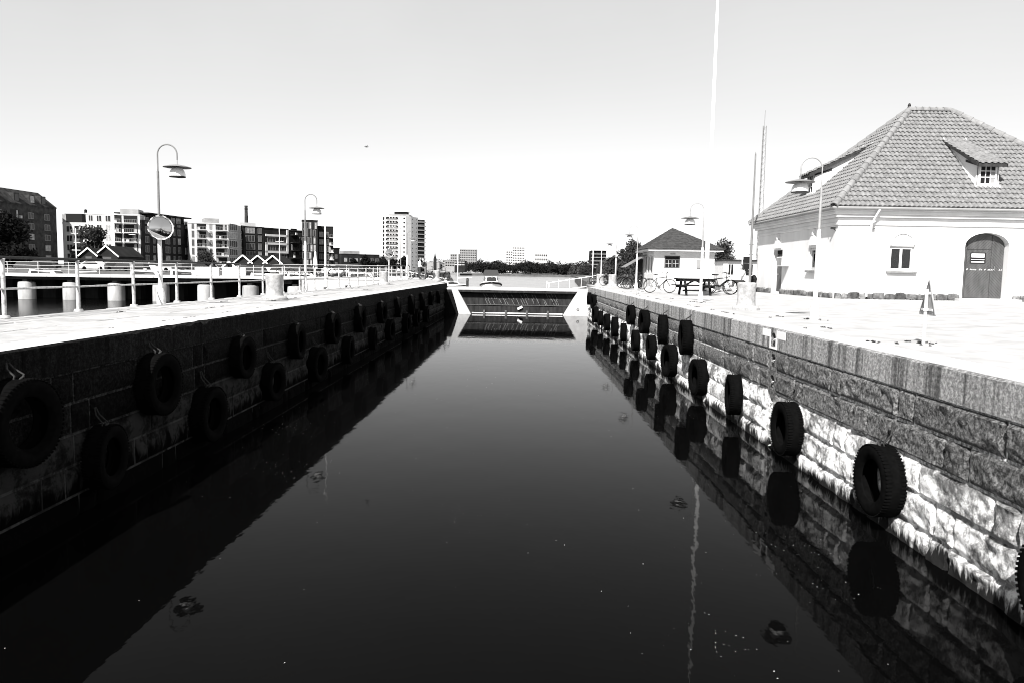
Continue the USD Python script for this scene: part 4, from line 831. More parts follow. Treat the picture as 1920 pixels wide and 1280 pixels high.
# ------------------------------------------------------------------ people
def hulls(chains, edge=.03, smooth=6):
    tot = m3.Manifold()
    for ch in chains:
        sp = [m3.Manifold.sphere(r, 14).translate(tuple(map(float, p))) for p, r in ch]
        for a, b_ in zip(sp[:-1], sp[1:]): tot = tot + m3.Manifold.batch_hull([a, b_])
        if len(sp) == 1: tot = tot + sp[0]
    tot = tot.refine_to_length(edge); m = tot.to_mesh(); t = trimesh.Trimesh(m.vert_properties[:, :3], m.tri_verts, process=True)
    trimesh.smoothing.filter_taubin(t, .5, -.52, smooth); return np.array(t.vertices), np.array(t.faces)
def hand_chains(w, d, side_v):
    """palm and five fingers from wrist w along direction d; side_v points to the thumb"""
    w, d, s = (np.asarray(x, float) for x in (w, d, side_v)); d = d / np.linalg.norm(d); s = s - d * (s @ d); s /= np.linalg.norm(s); n = np.cross(d, s)
    out = [[(w, .026), (w + d * .05 + s * .015, .027), (w + d * .085 + s * .02, .02)], [(w + d * .05 - s * .01, .026), (w + d * .085 - s * .025, .018)]]
    for k, (o, L) in enumerate(((.033, .07), (.011, .08), (-.011, .075), (-.032, .058))):
        a = w + d * .085 + s * o; out.append([(a, .0095), (a + d * L * .5 - n * .012, .009), (a + d * L * .8 - n * .04, .0075)])
    a = w + d * .03 + s * .03; out.append([(a, .012), (a + d * .03 + s * .03, .0105), (a + d * .06 + s * .035 - n * .015, .008)])
    return out
def person(label, loc, rz, J, top, trousers, hair_long=False, extra=None):
    Pn = thing('person', label, 'person', loc, rz); v = {k: np.array(x, float) for k, x in J.items()}
    hd, nk = v['head'], v['neck']; fw = v['face'] / np.linalg.norm(v['face'])
    ch = [[(v['pelvis'], .12), (v['waist'], .105), (v['chest'], .13), (nk - (0, 0, .06), .07), (nk, .052), (hd - (0, 0, .06), .055)],
          [(hd + (0, 0, .035), .092), (hd - (0, 0, .02) + fw * .015, .082), (hd - (0, 0, .085) + fw * .04, .045)], [(hd + fw * .09, .012), (hd + fw * .105 - (0, 0, .03), .016)]]
    sdv = np.cross((0, 0, 1), fw)
    for s in (-1, 1): ch.append([(hd + sdv * s * .085 - fw * .005, .02), (hd + sdv * s * .09 - (0, 0, .03), .015)]); ch.append([(hd + fw * .082 + sdv * s * .032 + (0, 0, .01), .012)])
    for s in 'LR':
        ch.append([(v['chest'] + (v['sh' + s] - v['chest']) * .5 + (0, 0, .04), .075), (v['sh' + s], .058), (v['el' + s], .043), (v['wr' + s], .03)])
        ch += hand_chains(v['wr' + s], v['wr' + s] - v['el' + s] + np.array([0, 0, -.02]), np.array(J.get('th' + s, (1, 0, 0.1))))
        ch.append([(v['pelvis'] + (v['hip' + s] - v['pelvis']) * .6, .1), (v['hip' + s], .088), (v['kn' + s], .058), (v['an' + s], .042)])
        t = v['an' + s] + v['toe' + s]; ch.append([(v['an' + s] - (0, 0, .03), .045), (v['an' + s] + v['toe' + s] * .5 - (0, 0, .05), .042), (t - (0, 0, .06), .03)])
    obj('body', hulls(ch, .022, 5), 'skin', Pn, smooth=True)
    tp_ = [[(v['pelvis'] + (0, 0, .05), .128), (v['waist'], .118), (v['chest'], .145), (nk - (0, 0, .07), .078)]]
    for s in 'LR': tp_.append([(v['chest'] + (v['sh' + s] - v['chest']) * .5 + (0, 0, .04), .085), (v['sh' + s], .07), (v['el' + s], .056), (v['el' + s] + (v['wr' + s] - v['el' + s]) * .7, .045)])
    obj('shirt', hulls(tp_, .04, 4), top, Pn, smooth=True)
    tr = [[(v['pelvis'] - (0, 0, .02), .128), (v['pelvis'] + (0, 0, .06), .125)]]
    for s in 'LR': tr.append([(v['pelvis'] + (v['hip' + s] - v['pelvis']) * .6, .11), (v['hip' + s], .1), (v['kn' + s], .07), (v['an' + s] + (v['kn' + s] - v['an' + s]) * .06, .055)])
    obj('trousers', hulls(tr, .04, 4), trousers, Pn, smooth=True)
    sh = []
    for s in 'LR': t = v['an' + s] + v['toe' + s]; sh.append([(v['an' + s] - (0, 0, .03), .052), (v['an' + s] + v['toe' + s] * .5 - (0, 0, .05), .048), (t - (0, 0, .06), .036)])
    obj('shoes', hulls(sh, .03, 3), 'cloth_dark', Pn, smooth=True)
    hr = [[(hd + (0, 0, .05) - fw * .025, .097), (hd - fw * .055 - (0, 0, .03), .07)]]
    if hair_long: hr.append([(hd - fw * .05, .08), (hd - fw * .08 - (0, 0, .16), .07), (hd - fw * .09 - (0, 0, .26), .04)])
    obj('hair', hulls(hr, .03, 3), 'hair', Pn, smooth=True)
    return Pn
# seated, turned towards the water (-x), one leg stretched
person('person in a white top and dark trousers sitting beside the house corner', (11.3, 39.2, .12), 0, dict(pelvis=(.35, 0, .52), waist=(.36, 0, .7), chest=(.33, 0, .92), neck=(.28, 0, 1.12), head=(.22, 0, 1.27), face=(-1, -.1, -.35),
    shL=(.32, -.19, 1.02), elL=(.16, -.25, .82), wrL=(-.04, -.16, .70), shR=(.32, .19, 1.02), elR=(.16, .25, .82), wrR=(-.04, .14, .70), thL=(0, 1, .3), thR=(0, -1, .3), hipL=(.28, -.1, .52), knL=(-.14, -.13, .53), anL=(-.3, -.13, .1), toeL=(-.2, 0, 0), hipR=(.28, .1, .52), knR=(-.12, .14, .53), anR=(-.2, .14, .1), toeR=(-.2, .02, 0)), 'cloth_white', 'cloth_dark', True)
bn = thing('bench', 'low stone bench under the seated person', 'bench', (11.75, 39.2, .1)); obj('seat', MB().cbox(-.35, .45, -.5, .5, .3, .4, .02).mesh, 'granite', bn)
for y in (-.4, .25): obj('leg', MB().box(-.25, .35, y, y + .14, -.05, .3).mesh, 'granite', bn)
bg = thing('backpack', 'bulging black backpack on the bench behind the seated person', 'bag', (12.02, 38.95, .5))
obj('bag_body', hulls([[((0, 0, .1), .13), ((.02, .03, .3), .15), ((.12, 0, .42), .09)], [((.12, 0, .1), .12), ((.14, 0, .3), .13)]], .04, 6), 'black', bg, smooth=True); obj('strap', MB().tube([(-.1, -.1, .4), (-.18, -.08, .25), (-.14, -.08, .05)], .012, 6).mesh, 'black', bg)
stand = dict(pelvis=(0, 0, .93), waist=(0, 0, 1.08), chest=(.01, 0, 1.28), neck=(.02, 0, 1.47), head=(.04, 0, 1.62), face=(1, -.3, -.05), shL=(0, .19, 1.39), elL=(.02, .25, 1.1), wrL=(.2, .2, .98), shR=(0, -.19, 1.39), elR=(.02, -.25, 1.1), wrR=(.2, -.2, .98), thL=(0, -1, .3), thR=(0, 1, .3),
    hipL=(0, .09, .9), knL=(.03, .1, .5), anL=(0, .1, .1), toeL=(.17, .02, 0), hipR=(0, -.09, .9), knR=(.02, -.1, .5), anR=(-.02, -.1, .1), toeR=(.17, -.02, 0))
person('person in a white shirt standing with a bicycle at end of left mole', (-8.0, 59.6, .2), 20, stand, 'cloth_white', 'cloth_dark')
lean = dict(stand); lean.update(chest=(-.10, 0, 1.25), neck=(-.14, 0, 1.43), head=(-.17, 0, 1.58), waist=(-.04, 0, 1.07), face=(-1, -.4, -.1), shL=(-.08, .19, 1.36), shR=(-.12, -.19, 1.36), elL=(-.2, .24, 1.08), elR=(-.24, -.24, 1.08), wrL=(-.36, .2, 1.02), wrR=(-.38, -.2, 1.02), toeL=(-.17, 0, 0), toeR=(-.17, 0, 0))
person('taller person in dark clothes leaning over a bicycle at end of left mole', (-7.55, 59.75, .2), 0, lean, 'cloth_dark', 'cloth_grey')

# ------------------------------------------------------------------ jetty behind the mole
J_ = thing('jetty', 'long pale jetty on round white piers behind the left mole', 'jetty', (-35, 67, 0))
jz = lambda x: .02 + .2 * ss((np.asarray(x, float) + 45) / 35)
xs = np.linspace(-62, -7.5, 30)
for a, b_ in zip(xs[:-1], xs[1:]):
    za, zb = float(jz(a)), float(jz(b_)); m = MB(); v = [(x, y, (za if x == a else zb) - d) for x in (a, b_ - .02) for y in (65.0, 70.0) for d in (0, .22)]
    v = [(x, y, float(jz(x)) - d) for x in (a, b_ - .02) for y in (65.0, 70.0) for d in (0, .22)]
    obj('deck_panel', m.add(v, [[0, 1, 3, 2], [4, 6, 7, 5], [0, 4, 5, 1], [2, 3, 7, 6], [0, 2, 6, 4], [1, 5, 7, 3]]).mesh, 'concrete', J_, world=True)
obj('bearer', MB().bar((-62, 65.5, -.37), (-20, 65.5, -.28), .3, .26).bar((-62, 69.5, -.37), (-20, 69.5, -.28), .3, .26).mesh, 'wood_dark', J_, world=True)
for k in range(14):
    x = -62 + k * 3.98 + 2.4
    if x > -19: break
    obj('pier', MB().lathe([(.70, -2.6), (.70, -1.0), (.66, -.72), (.5, -.66), (.001, -.66)], 24, (x, 65.9, 0)).mesh, 'concrete_stained', J_, smooth=40, world=True)
    obj('bearing', MB().box(x - .2, x + .2, 65.6, 66.3, -.67, -.48).mesh, 'iron', J_, world=True)
    obj('rear_pier', MB().box(x - .6, x + .6, 69.0, 69.9, -2.6, -.5).mesh, 'wood_dark', J_, world=True)
obj('dark_sheet_piling', MB().box(-62, -19, 69.95, 70.15, -2.8, -.24).mesh, 'black', J_, world=True)  # black wall added under the deck, standing in for the shade there
b = MB().poly(sbox(-19, -2.8, -8.99, -.03).difference(sbox(-15.2, -1.6, -14.7, -.5)).difference(sbox(-13.7, -1.6, -13.2, -.5)), 0, 4.9, front(65.04)); obj('abutment', b.mesh, 'concrete', J_, world=True)
JR = thing('jetty_railing', 'white railing along the front of the jetty behind left mole', 'railing', (-35, 65.1, 0))
xs = np.arange(-61, -8, 2.7)
for x in xs: z = float(jz(x)); obj('post', MB().tube([(x, 65.1, z), (x, 65.1, z + 1.05)], .028, 6).mesh, 'old_white_paint', JR, world=True)
for h in (.45, .75, 1.05):
    for a, c in zip(xs[:-1], xs[1:]): obj('rail', MB().tube([(a, 65.1, float(jz(a)) + h), (c, 65.1, float(jz(c)) + h)], .017, 5, False).mesh, 'old_white_paint', JR, world=True)
for x0, x1, lab in ((-28.3, -26.2, 'white blank panel on the jetty railing right of the round mirror'), (-25.9, -23.9, 'second white panel on the jetty railing, right one')):
    q = thing('rail_panel', lab, 'panel', (x0, 65, .1)); z = float(jz(x0))
    obj('board', MB().box(x0, x1, 65.0, 65.05, z + .05, z + .72).mesh, 'white_paint', q, world=True); obj('frame', MB().box(x0 - .04, x1 + .04, 65.05, 65.08, z + .02, z + .76).mesh, 'far_grey', q, world=True)
for k, x in enumerate((-20.6, -18.4, -17.0, -15.2, -13.6, -12.3)):
    copy(bk, f'bicycle parked along the jetty railing, {ord_[k] if k else "first"} from the left', (x, 65.7, float(jz(x))), 8 * (k % 3) - 6)
q = thing('parasol', 'closed white parasol on the jetty right of the boathouses', 'parasol', (-18.2, 66.5, .15)); obj('cloth', MB().lathe([(.04, .7), (.22, .8), (.16, 1.5), (.03, 2.3)], 12).mesh, 'cloth_white', q, smooth=True); obj('pole', MB().tube([(0, 0, 0), (0, 0, 2.4)], .025, 6).mesh, 'steel', q)
sh_ = None

# ------------------------------------------------------------------ boats
def make_boat(label, loc, rz, group, L=7.5, mastH=0, sc=1):
    Bt = thing('motor_boat', label, 'boat', loc, rz, group, sc)
    t = np.linspace(0, 1, 11); half = np.where(t < .55, 1.25, 1.25 * np.sqrt(np.clip(1 - ((t - .55) / .45) ** 2, 0, 1))) + .02; shz = .95 + .35 * t ** 2; st = []
    for ti, h, z in zip(t, half, shz):
        x = -L / 2 + L * ti; st.append([(x, -h, z), (x, -h * .9, .25), (x, -h * .45, -.3), (x, 0, -.4), (x, h * .45, -.3), (x, h * .9, .25), (x, h, z)])
    v = np.array(st).reshape(-1, 3); k = 7; f = [[i * k + j, (i + 1) * k + j, (i + 1) * k + j + 1, i * k + j + 1] for i in range(10) for j in range(6)]
    m = MB().add(v, f); m.add(v[:7], [[0, 1, 2], [0, 2, 3], [0, 3, 4], [0, 4, 5], [0, 5, 6]])
    obj('hull', m.mesh, 'white_paint', Bt, smooth=30)
    dk = np.array([(x[0][0], x[0][1] * .97, x[0][2] - .04) for x in st] + [(x[6][0], x[6][1] * .97, x[6][2] - .04) for x in st]); i = np.arange(10)
    obj('deck', MB().add(dk, np.stack([i, i + 1, i + 12, i + 11], 1)[:, ::-1]).mesh, 'far_frame', Bt)
    pts = [(x, s * w, z) for (x, w, z) in ((-.9, 1.0, .9), (2.2, .75, 1.1), (1.4, .6, 1.75), (-.8, .8, 1.8)) for s in (-1, 1)]
    cb = obj('cabin', MB().add(m3.Manifold.hull_points(np.array(pts))).mesh, 'white_paint', Bt)
    obj('windscreen', MB().add([(1.98, -.62, 1.3), (1.98, .62, 1.3), (1.52, .52, 1.7), (1.52, -.52, 1.7)], [[0, 1, 2], [0, 2, 3]]).mesh, 'far_window', cb)
    for s in (-1, 1): obj('side_window', MB().add([(-.6, s * .955, 1.3), (1.5, s * .80, 1.35), (1.2, s * .70, 1.65), (-.6, s * .85, 1.68)], [[0, 1, 2], [0, 2, 3]] if s < 0 else [[0, 2, 1], [0, 3, 2]]).mesh, 'far_window', cb)
    obj('canopy', MB().add(m3.Manifold.hull_points(np.array([(x, s * w, z) for (x, w, z) in ((-2.4, .95, 1.95), (.5, .95, 1.9), (.2, .8, 2.45), (-2.1, .8, 2.35)) for s in (-1, 1)]))).mesh, 'cloth_dark', Bt)
    obj('rail', MB().tube([(.5, -1.1, 1.5), (2.5, -.75, 1.65), (3.5, 0, 1.75), (2.5, .75, 1.65), (.5, 1.1, 1.5)], .02, 5).mesh, 'steel', Bt)
    obj('rubbing_strake', MB().tube([(x[0][0], x[0][1] - .01, x[0][2] - .16) for x in st], .1, 5).tube([(x[6][0], x[6][1] + .01, x[6][2] - .16) for x in st], .1, 5).mesh, 'black', Bt)
    if mastH: obj('mast', MB().tube([(.2, 0, 1.7), (.2, 0, mastH)], .04, 6).mesh, 'white_paint', Bt)
    return Bt
bt = make_boat('white motor boat moored beyond the jetty, farthest left', (-62, 84, WATER), 8, None, sc=1.35)
boatpos = [(-52.5, 88, -6, 'white motor boat beyond the jetty between first two railing posts'), (-43.5, 92, 10, 'white motor boat beyond the jetty under the gabled shed'), (-36, 86, -12, 'white motor boat beyond the jetty left of the nearest lamp'),
           (-30.5, 94, 5, 'white motor boat beyond the jetty behind the nearest lamp'), (-24.5, 88, 14, 'white motor boat beyond the jetty before the three gables'), (-19.5, 96, 0, 'white motor boat beyond the jetty right of the three gables'), (-14.5, 90, 12, 'white motor boat beyond the jetty under the tower block')]
for k, (x, y, r_, lab) in enumerate(boatpos): copy(bt, lab, (x, y - 6, WATER), r_, None, (1.15, 1.1, 1.38 + .08 * (k % 3)))
copy(bt, 'white motor boat with dark canopy lying just beyond the lock gate', (-4.0, 104, WATER + .1), -86, None, (1.1, 1.12, 1.32))
copy(bt, 'small white boat moored at the left gangway beyond the gate', (-11, 118, WATER), 20, None, .8)
copy(bt, 'small white boat farther out behind the left gangway', (-15, 140, WATER), -15, None, .9)
def make_yacht(label, loc, rz, h):
    Y = thing('sailing_mast', label, 'mast', loc, rz); obj('mast', MB().tube([(0, 0, 0), (0, 0, h)], [.07, .05], 8).mesh, 'white_paint', Y); obj('spreader', MB().bar((-.5, 0, h * .6), (.5, 0, h * .6), .04).mesh, 'white_paint', Y); obj('boom', MB().tube([(0, 0, 1.2), (2.2, .2, 1.3)], .08, 6).mesh, 'cloth_white', Y)
make_yacht('bare white boat mast before the small balconied block', (-52.3, 88, -1.2), 0, 6.3)
make_yacht('tall white boat mast left of the second lamp', (-30.2, 94, -1.0), 0, 8.6)
make_yacht('thin white boat mast between the far hotel block and left gangway', (-9.8, 118, -1.4), 0, 5.4)
pl_ = thing('mooring_pile', 'lone dark mooring pile in bright water beyond the gate', 'pile', (-6.3, 90, WATER)); obj('pile', MB().lathe([(.16, -.5), (.16, 2.1), (.12, 2.3), (.001, 2.32)], 12).mesh, 'wood_dark', pl_); obj('cap', MB().lathe([(.19, 2.0), (.19, 2.12)], 12).mesh, 'iron', pl_)
for nm, loc, sx, lab in (('gangway', (9.6, 86, WATER), -1, 'white sloping gangway on right bank beyond the gate'), ('gangway', (-17.5, 112, WATER), 1, 'white sloping gangway on left side beyond the gate')):
    gw = thing(nm, lab, 'gangway', loc); m = MB()
    obj('walk_plank', MB().bar((0, 0, 1.9), (sx * 6.5, 0, .9), 1.0, .08).mesh, 'far_white', gw)
    for yy in (-.5, .5): obj('handrail', MB().tube([(0, yy, 3.0), (sx * 6.5, yy, 1.9)], .03, 5).mesh, 'white_paint', gw)
    for k in range(6): obj('stanchion', MB().tube([(sx * 1.3 * k, -.5, 1.9 - .154 * k), (sx * 1.3 * k, -.5, 3.0 - .17 * k)], .025, 5).mesh, 'white_paint', gw)
    obj('pontoon', MB().cbox(min(sx * 5.2, sx * 7), max(sx * 5.2, sx * 7), -1, 1, -.2, .55, .05).mesh, 'far_white', gw)
    for k in (6.2,): obj('pile', MB().tube([(sx * k, 1.15, -.5), (sx * k, 1.15, 1.9)], .07, 8).mesh, 'old_white_paint', gw)
for k, (x, y, h, lab) in enumerate(((8.9, 92, 4.2, 'thin white pole nearest the right end of the gate'), (9.5, 88, 3.9, 'thin white pole just right of the gangway head'), (9.6, 70, 3.1, 'thin white pole between the far lamps, before the bushes'))):
    p = thing('harbour_pole', lab, 'pole', (x, y, -.3)); obj('shaft', MB().tube([(0, 0, 0), (0, 0, h)], .05, 8).mesh, 'white_paint', p); obj('foot', MB().box(-.12, .12, -.12, .12, -.1, .08).mesh, 'concrete', p)

# ------------------------------------------------------------------ buildings across the harbour
class Facade:
    """a flat front from ground point A to ground point B (left to right as seen), u along, d outward, z up"""
    def __init__(s, A, B): s.A, B = np.array(A, float), np.array(B, float); s.L = np.linalg.norm(B - s.A); s.t = (B - s.A) / s.L; s.n = np.array([s.t[1], -s.t[0]])
    def __call__(s, u, z, d=0):
        u, z, d = np.broadcast_arrays(*(np.asarray(x, float) for x in (u, z, d))); p = s.A + u[..., None] * s.t + d[..., None] * s.n; return np.concatenate([p, z[..., None]], -1)
    def slab(s, m, u0, u1, z0, z1, d0, d1):
        v = [s(u, z, d) for u in (u0, u1) for d in (d0, d1) for z in (z0, z1)]; return m.add(v, [[0, 1, 3, 2], [4, 6, 7, 5], [0, 4, 5, 1], [2, 3, 7, 6], [0, 2, 6, 4], [1, 5, 7, 3]])
rb = random.Random(21)
def windows(par, F, cols, zs, h, frame='far_frame', bw=1.6, bars=1, curtain=.25):
    for z in zs:
        for u, w in cols:
            fr = MB(); t = .09; F.slab(fr, u - w / 2, u + w / 2, z, z + t, .0, .1); F.slab(fr, u - w / 2, u + w / 2, z + h - t, z + h, 0, .1)
            for k in range(bars + 2): x = u - w / 2 + (w - t) * k / (bars + 1); F.slab(fr, x, x + t, z + t, z + h - t, 0, .1)
            wn = obj('window', fr.mesh, frame, par, world=True)
            pm = MB(); F.slab(pm, u - w / 2 + .05, u + w / 2 - .05, z + .05, z + h - .05, .0, .04); obj('pane', pm.mesh, 'far_curtain' if rb.random() < curtain else 'far_window', wn, world=True)
def balconies(par, F, cols, zs, h, slab='far_white', rail='far_grey'):
    for z in zs:
        for u, w in cols:
            m = MB(); F.slab(m, u - w / 2, u + w / 2, z - .2, z, 0, 1.5); bl = obj('balcony', m.mesh, slab, par, world=True)
            r = MB(); F.slab(r, u - w / 2, u + w / 2, z + .95, z + 1.02, 1.42, 1.48)
            for k in range(int(w / .5) + 1): F.slab(r, u - w / 2 + k * .5, u - w / 2 + k * .5 + .05, z, z + .95, 1.42, 1.46)
            obj('railing', r.mesh, rail, bl, world=True)
            d = MB(); F.slab(d, u - w / 2 + .1, u + w / 2 - .1, z, z + h, 0, .05); obj('opening', d.mesh, 'black', bl, world=True)
            if rb.random() < .6: c = MB(); x = u + rb.uniform(-.4, .4) * w; F.slab(c, x - .35, x + .35, z + .02, z + h * .95, .05, .1); obj('curtain', c.mesh, 'far_curtain', bl, world=True)
            if rb.random() < .5: c = MB(); x = u + rb.uniform(-.35, .35) * w; F.slab(c, x - .3, x + .3, z + .02, z + .75, .6, 1.1); obj('furniture', c.mesh, 'far_frame', bl, world=True)
def block(name, label, A, B, z1, depth, m_, z0=-1):
    F = Facade(A, B); t = thing(name, label, 'building', (A[0], A[1], 0)); w = MB(); F.slab(w, 0, F.L, z0, z1, -depth, 0); obj('wall', w.mesh, m_, t, world=True)
    r = MB(); F.slab(r, -.1, F.L + .1, z1, z1 + .35, -depth - .1, .12); obj('parapet', r.mesh, m_, t, world=True)
    return t, F
def roofbox(t, F, u0, u1, z0, z1, d0, d1, m_, name='penthouse'): m = MB(); F.slab(m, u0, u1, z0, z1, d0, d1); return obj(name, m.mesh, m_, t, world=True)
# dark brick block with a mansard, nearest on the left
t, F = block('brick_apartment_block', 'large dark brick block with steep mansard roof at left edge', (-140, 186), (-137.5, 222), 17.0, 16, 'far_brick')
m = MB(); v = [F(u, z, d) for (u, z, d) in ((-.2, 17.3, .2), (F.L + .2, 17.3, .2), (F.L - 2.6, 21.4, -3.5), (-.2, 21.4, -3.5), (-.2, 17.3, -16), (F.L + .2, 17.3, -16), (F.L - 2.6, 21.4, -12), (-.2, 21.4, -12))]
obj('mansard_roof', m.add(v, [[0, 1, 2, 3], [1, 5, 6, 2], [5, 4, 7, 6], [3, 2, 6, 7], [4, 0, 3, 7]]).mesh, 'far_brick', t, world=True)
windows(t, F, [(4, 1.6), (9, 1.6), (14, 1.6), (25.5, 2.2), (32, 2.2)], [1.6 + 2.95 * k for k in range(5)], 1.7, 'far_grey', curtain=.3)
balconies(t, F, [(19.5, 3.2)], [1.4 + 2.95 * k for k in range(5)], 2.3, 'far_brick', 'far_dark')
for k, u in enumerate((4, 9, 14, 21, 27, 31.5)):
    d = MB(); F.slab(d, u - 1, u + 1, 17.6, 20.2, -3.0, -.5); dm = obj('dormer', d.mesh, 'far_brick', t, world=True); p_ = MB(); F.slab(p_, u - .75, u + .75, 17.9, 19.9, -.5, -.44); obj('pane', p_.mesh, 'far_curtain' if k in (4,) else 'far_window', dm, world=True)
roofbox(t, F, 0, 10, 21.4, 23.2, -9, -5, 'far_grey', 'roof_plant')
# white block 2
t, F = block('apartment_block', 'narrow white block with balconies right of the brick block', (-138.2, 226), (-129.6, 225), 13.0, 12, 'far_white')
windows(t, F, [(2.2, 2.0), (8.0, .9)], [2.2 + 2.75 * k for k in range(4)], 1.9, curtain=.4); balconies(t, F, [(5.2, 2.9)], [1.9 + 2.75 * k for k in range(4)], 2.2)
roofbox(t, F, .3, 6.0, 13.35, 16.0, -10, -.6, 'black'); F2 = Facade((-141.5, 236), (-138.3, 226.1)); windows(t, F2, [(3, 1.2), (7, 1.2)], [2.2 + 2.75 * k for k in range(4)], 1.9)
sideb = MB(); F2.slab(sideb, 0, F2.L - .1, -1, 15.8, -6, 0); obj('side_wing', sideb.mesh, 'far_grey', t, world=True)
q = thing('roof_vent', 'thin pole with dark drum on the white block roof', 'vent', (-132.2, 228, 13.3)); obj('pole', MB().tube([(0, 0, 0), (0, 0, 4.3)], .08, 6).mesh, 'far_grey', q); obj('drum', MB().lathe([(.3, 2.9), (.4, 3.1), (.4, 4.0), (.2, 4.2)], 10).mesh, 'black', q)
# white block 3 with stacked balconies
t, F = block('apartment_block', 'wide white block with stacked balconies left of the dark block', (-126.4, 218), (-112.2, 221), 15.4, 12, 'far_white')
windows(t, F, [(1.3, 1.3), (3.5, 1.4), (5.9, 1.5)], [2.4 + 2.75 * k for k in range(5)], 1.8, curtain=.45); balconies(t, F, [(8.6, 2.2), (12.0, 4.0)], [2.2 + 2.75 * k for k in range(5)], 2.3)
q = thing('parasol', 'open white parasol on a balcony of the wide white block', 'parasol', (-113.9, 219.9, 7.7)); obj('cloth', MB().lathe([(1.1, 2.0), (.02, 2.4)], 10).mesh, 'cloth_white', q); obj('pole', MB().tube([(0, 0, 0), (0, 0, 2.4)], .04, 5).mesh, 'far_grey', q)
roofbox(t, F, 8.5, 13.5, 15.75, 17.4, -8, -2.5, 'far_grey')
# dark block 4
t, F = block('apartment_block', 'dark block with wide flat overhanging roof behind the nearest lamp', (-111.9, 221.3), (-108.6, 249), 13.9, 11, 'far_dark')
windows(t, F, [(2.5, 1.8), (6.0, 1.2), (13, 2.4), (16.6, 1.0), (19.4, 1.6)], [2.0 + 2.8 * k for k in range(5)], 2.0, 'far_grey', curtain=.25); balconies(t, F, [(24.6, 4.4)], [1.8 + 2.8 * k for k in range(5)], 2.3, 'far_dark', 'far_grey')
roofbox(t, F, 5, F.L - 3, 14.3, 16.3, -10, -1.5, 'far_dark'); roofbox(t, F, 3, F.L - 1.5, 16.3, 16.65, -10.8, .3, 'black', 'roof_slab')
windows(t, Facade(F(17, 0, -1.48)[:2], F(24, 0, -1.48)[:2]), [(1.5, 2.2), (4.5, 2.6)], [14.4], 1.7, 'far_white', curtain=.8)
# white corner block 5
t, F = block('apartment_block', 'white corner block with glazed corner balconies right of the dark block', (-106.0, 240), (-95.8, 246), 14.6, 14, 'far_white')
windows(t, F, [(1.0, .7), (6.4, .8)], [1.9 + 2.75 * k for k in range(5)], 2.1, 'far_grey'); balconies(t, F, [(3.6, 3.0), (9.6, 3.6)], [1.7 + 2.75 * k for k in range(5)], 2.2)
F2 = Facade((-95.8, 246.1), (-94.8, 268)); sideb = MB(); F2.slab(sideb, 0, F2.L, -1, 14.9, -10, 0); obj('side_wing', sideb.mesh, 'far_grey', t, world=True)  # grey colour carries the shade of the side turned from the sun
windows(t, F2, [(3.6, 6.2), (11.5, 4.0), (17.5, 3.4)], [1.9 + 2.75 * k for k in range(5)], 2.2, 'far_frame', bars=3, curtain=.1); roofbox(t, F, 5, 9.5, 14.95, 16.6, -9, -3, 'far_grey')
# blocks 6: dark, framed white, dark
t, F = block('apartment_block', 'black fronted block with tall grouped windows left of white framed one', (-94.6, 256), (-89.6, 262), 14.5, 14, 'far_dark')
windows(t, F, [(2.6, 3.4), (6.2, 1.4)], [4.2 + 2.75 * k for k in range(4)], 2.1, 'far_grey', bars=2); roofbox(t, F, .5, 6.5, 14.85, 16.2, -9, -3, 'far_frame')
t, F = block('apartment_block', 'block with bold white zigzag frame round its window bands', (-89.4, 262.2), (-83.6, 270), 14.4, 14, 'far_dark')
windows(t, F, [(5.0, 8.2)], [4.0 + 2.9 * k for k in range(3)], 1.7, 'far_grey', bars=6, curtain=.15)
for k, z in enumerate((3.3, 6.0, 8.9, 11.8)): roofbox(t, F, .2 if k < 3 else .2, F.L - .2, z, z + .75, .0, .35, 'far_white', 'white_band')
roofbox(t, F, F.L - .9, F.L - .1, 6.7, 14.4, .0, .35, 'far_white', 'white_band'); roofbox(t, F, .2, 1.0, 3.9, 9.6, 0, .35, 'far_white', 'white_band')
t, F = block('apartment_block', 'long dark brick block right of the white framed one', (-83.4, 270.2), (-73.6, 285), 14.2, 14, 'far_brick')
windows(t, F, [(5.6, 1.4), (9.2, 1.4), (14.8, 1.4)], [2.0 + 2.75 * k for k in range(4)], 1.9, 'far_grey', curtain=.35); balconies(t, F, [(2.2, 3.0), (12.0, 2.6)], [1.8 + 2.75 * k for k in range(5)], 2.2, 'far_brick', 'far_dark')
ch = thing('chimney', 'tall dark brick chimney rising behind the white framed block', 'chimney', (-103, 282, 0)); obj('shaft', MB().lathe([(1.0, 0), (.55, 23.2), (.62, 23.4), (.62, 23.8), (.4, 23.8)], 14).mesh, 'far_brick', ch, smooth=40); obj('band', MB().lathe([(.66, 22.4), (.66, 22.7)], 14).mesh, 'far_dark', ch)
t, F = block('apartment_block', 'tall mottled block with scattered upright windows behind the second lamp', (-77.6, 266.5), (-72.4, 268), 17.6, 8, 'far_dark')
for k in range(6): windows(t, F, [(u, .7) for u in (rb.uniform(.5, .8), rb.uniform(1.5, 2.1), rb.uniform(2.8, 3.4), rb.uniform(4.2, 4.8))], [1.6 + 2.65 * k], 2.3, 'far_grey', bars=0, curtain=.5)
t, F = block('apartment_block', 'pale ended block at right end of the left row', (-73.6, 272), (-68.4, 274), 15.8, 8, 'far_dark')
windows(t, F, [(1.4, 1.6), (3.4, 1.0)], [1.6 + 2.65 * k for k in range(5)], 1.9, 'far_grey', curtain=.3); balconies(t, F, [(4.9, 1.6)], [1.5 + 2.65 * k for k in range(5)], 2.2, 'far_white', 'far_grey')
t, F = block('apartment_block', 'small dark gabled block behind the thin flagpole', (-78.5, 305), (-74.5, 309), 9.0, 10, 'far_dark'); windows(t, F, [(1.5, 1.0), (4, 1.0)], [2, 5], 1.6, 'far_grey')
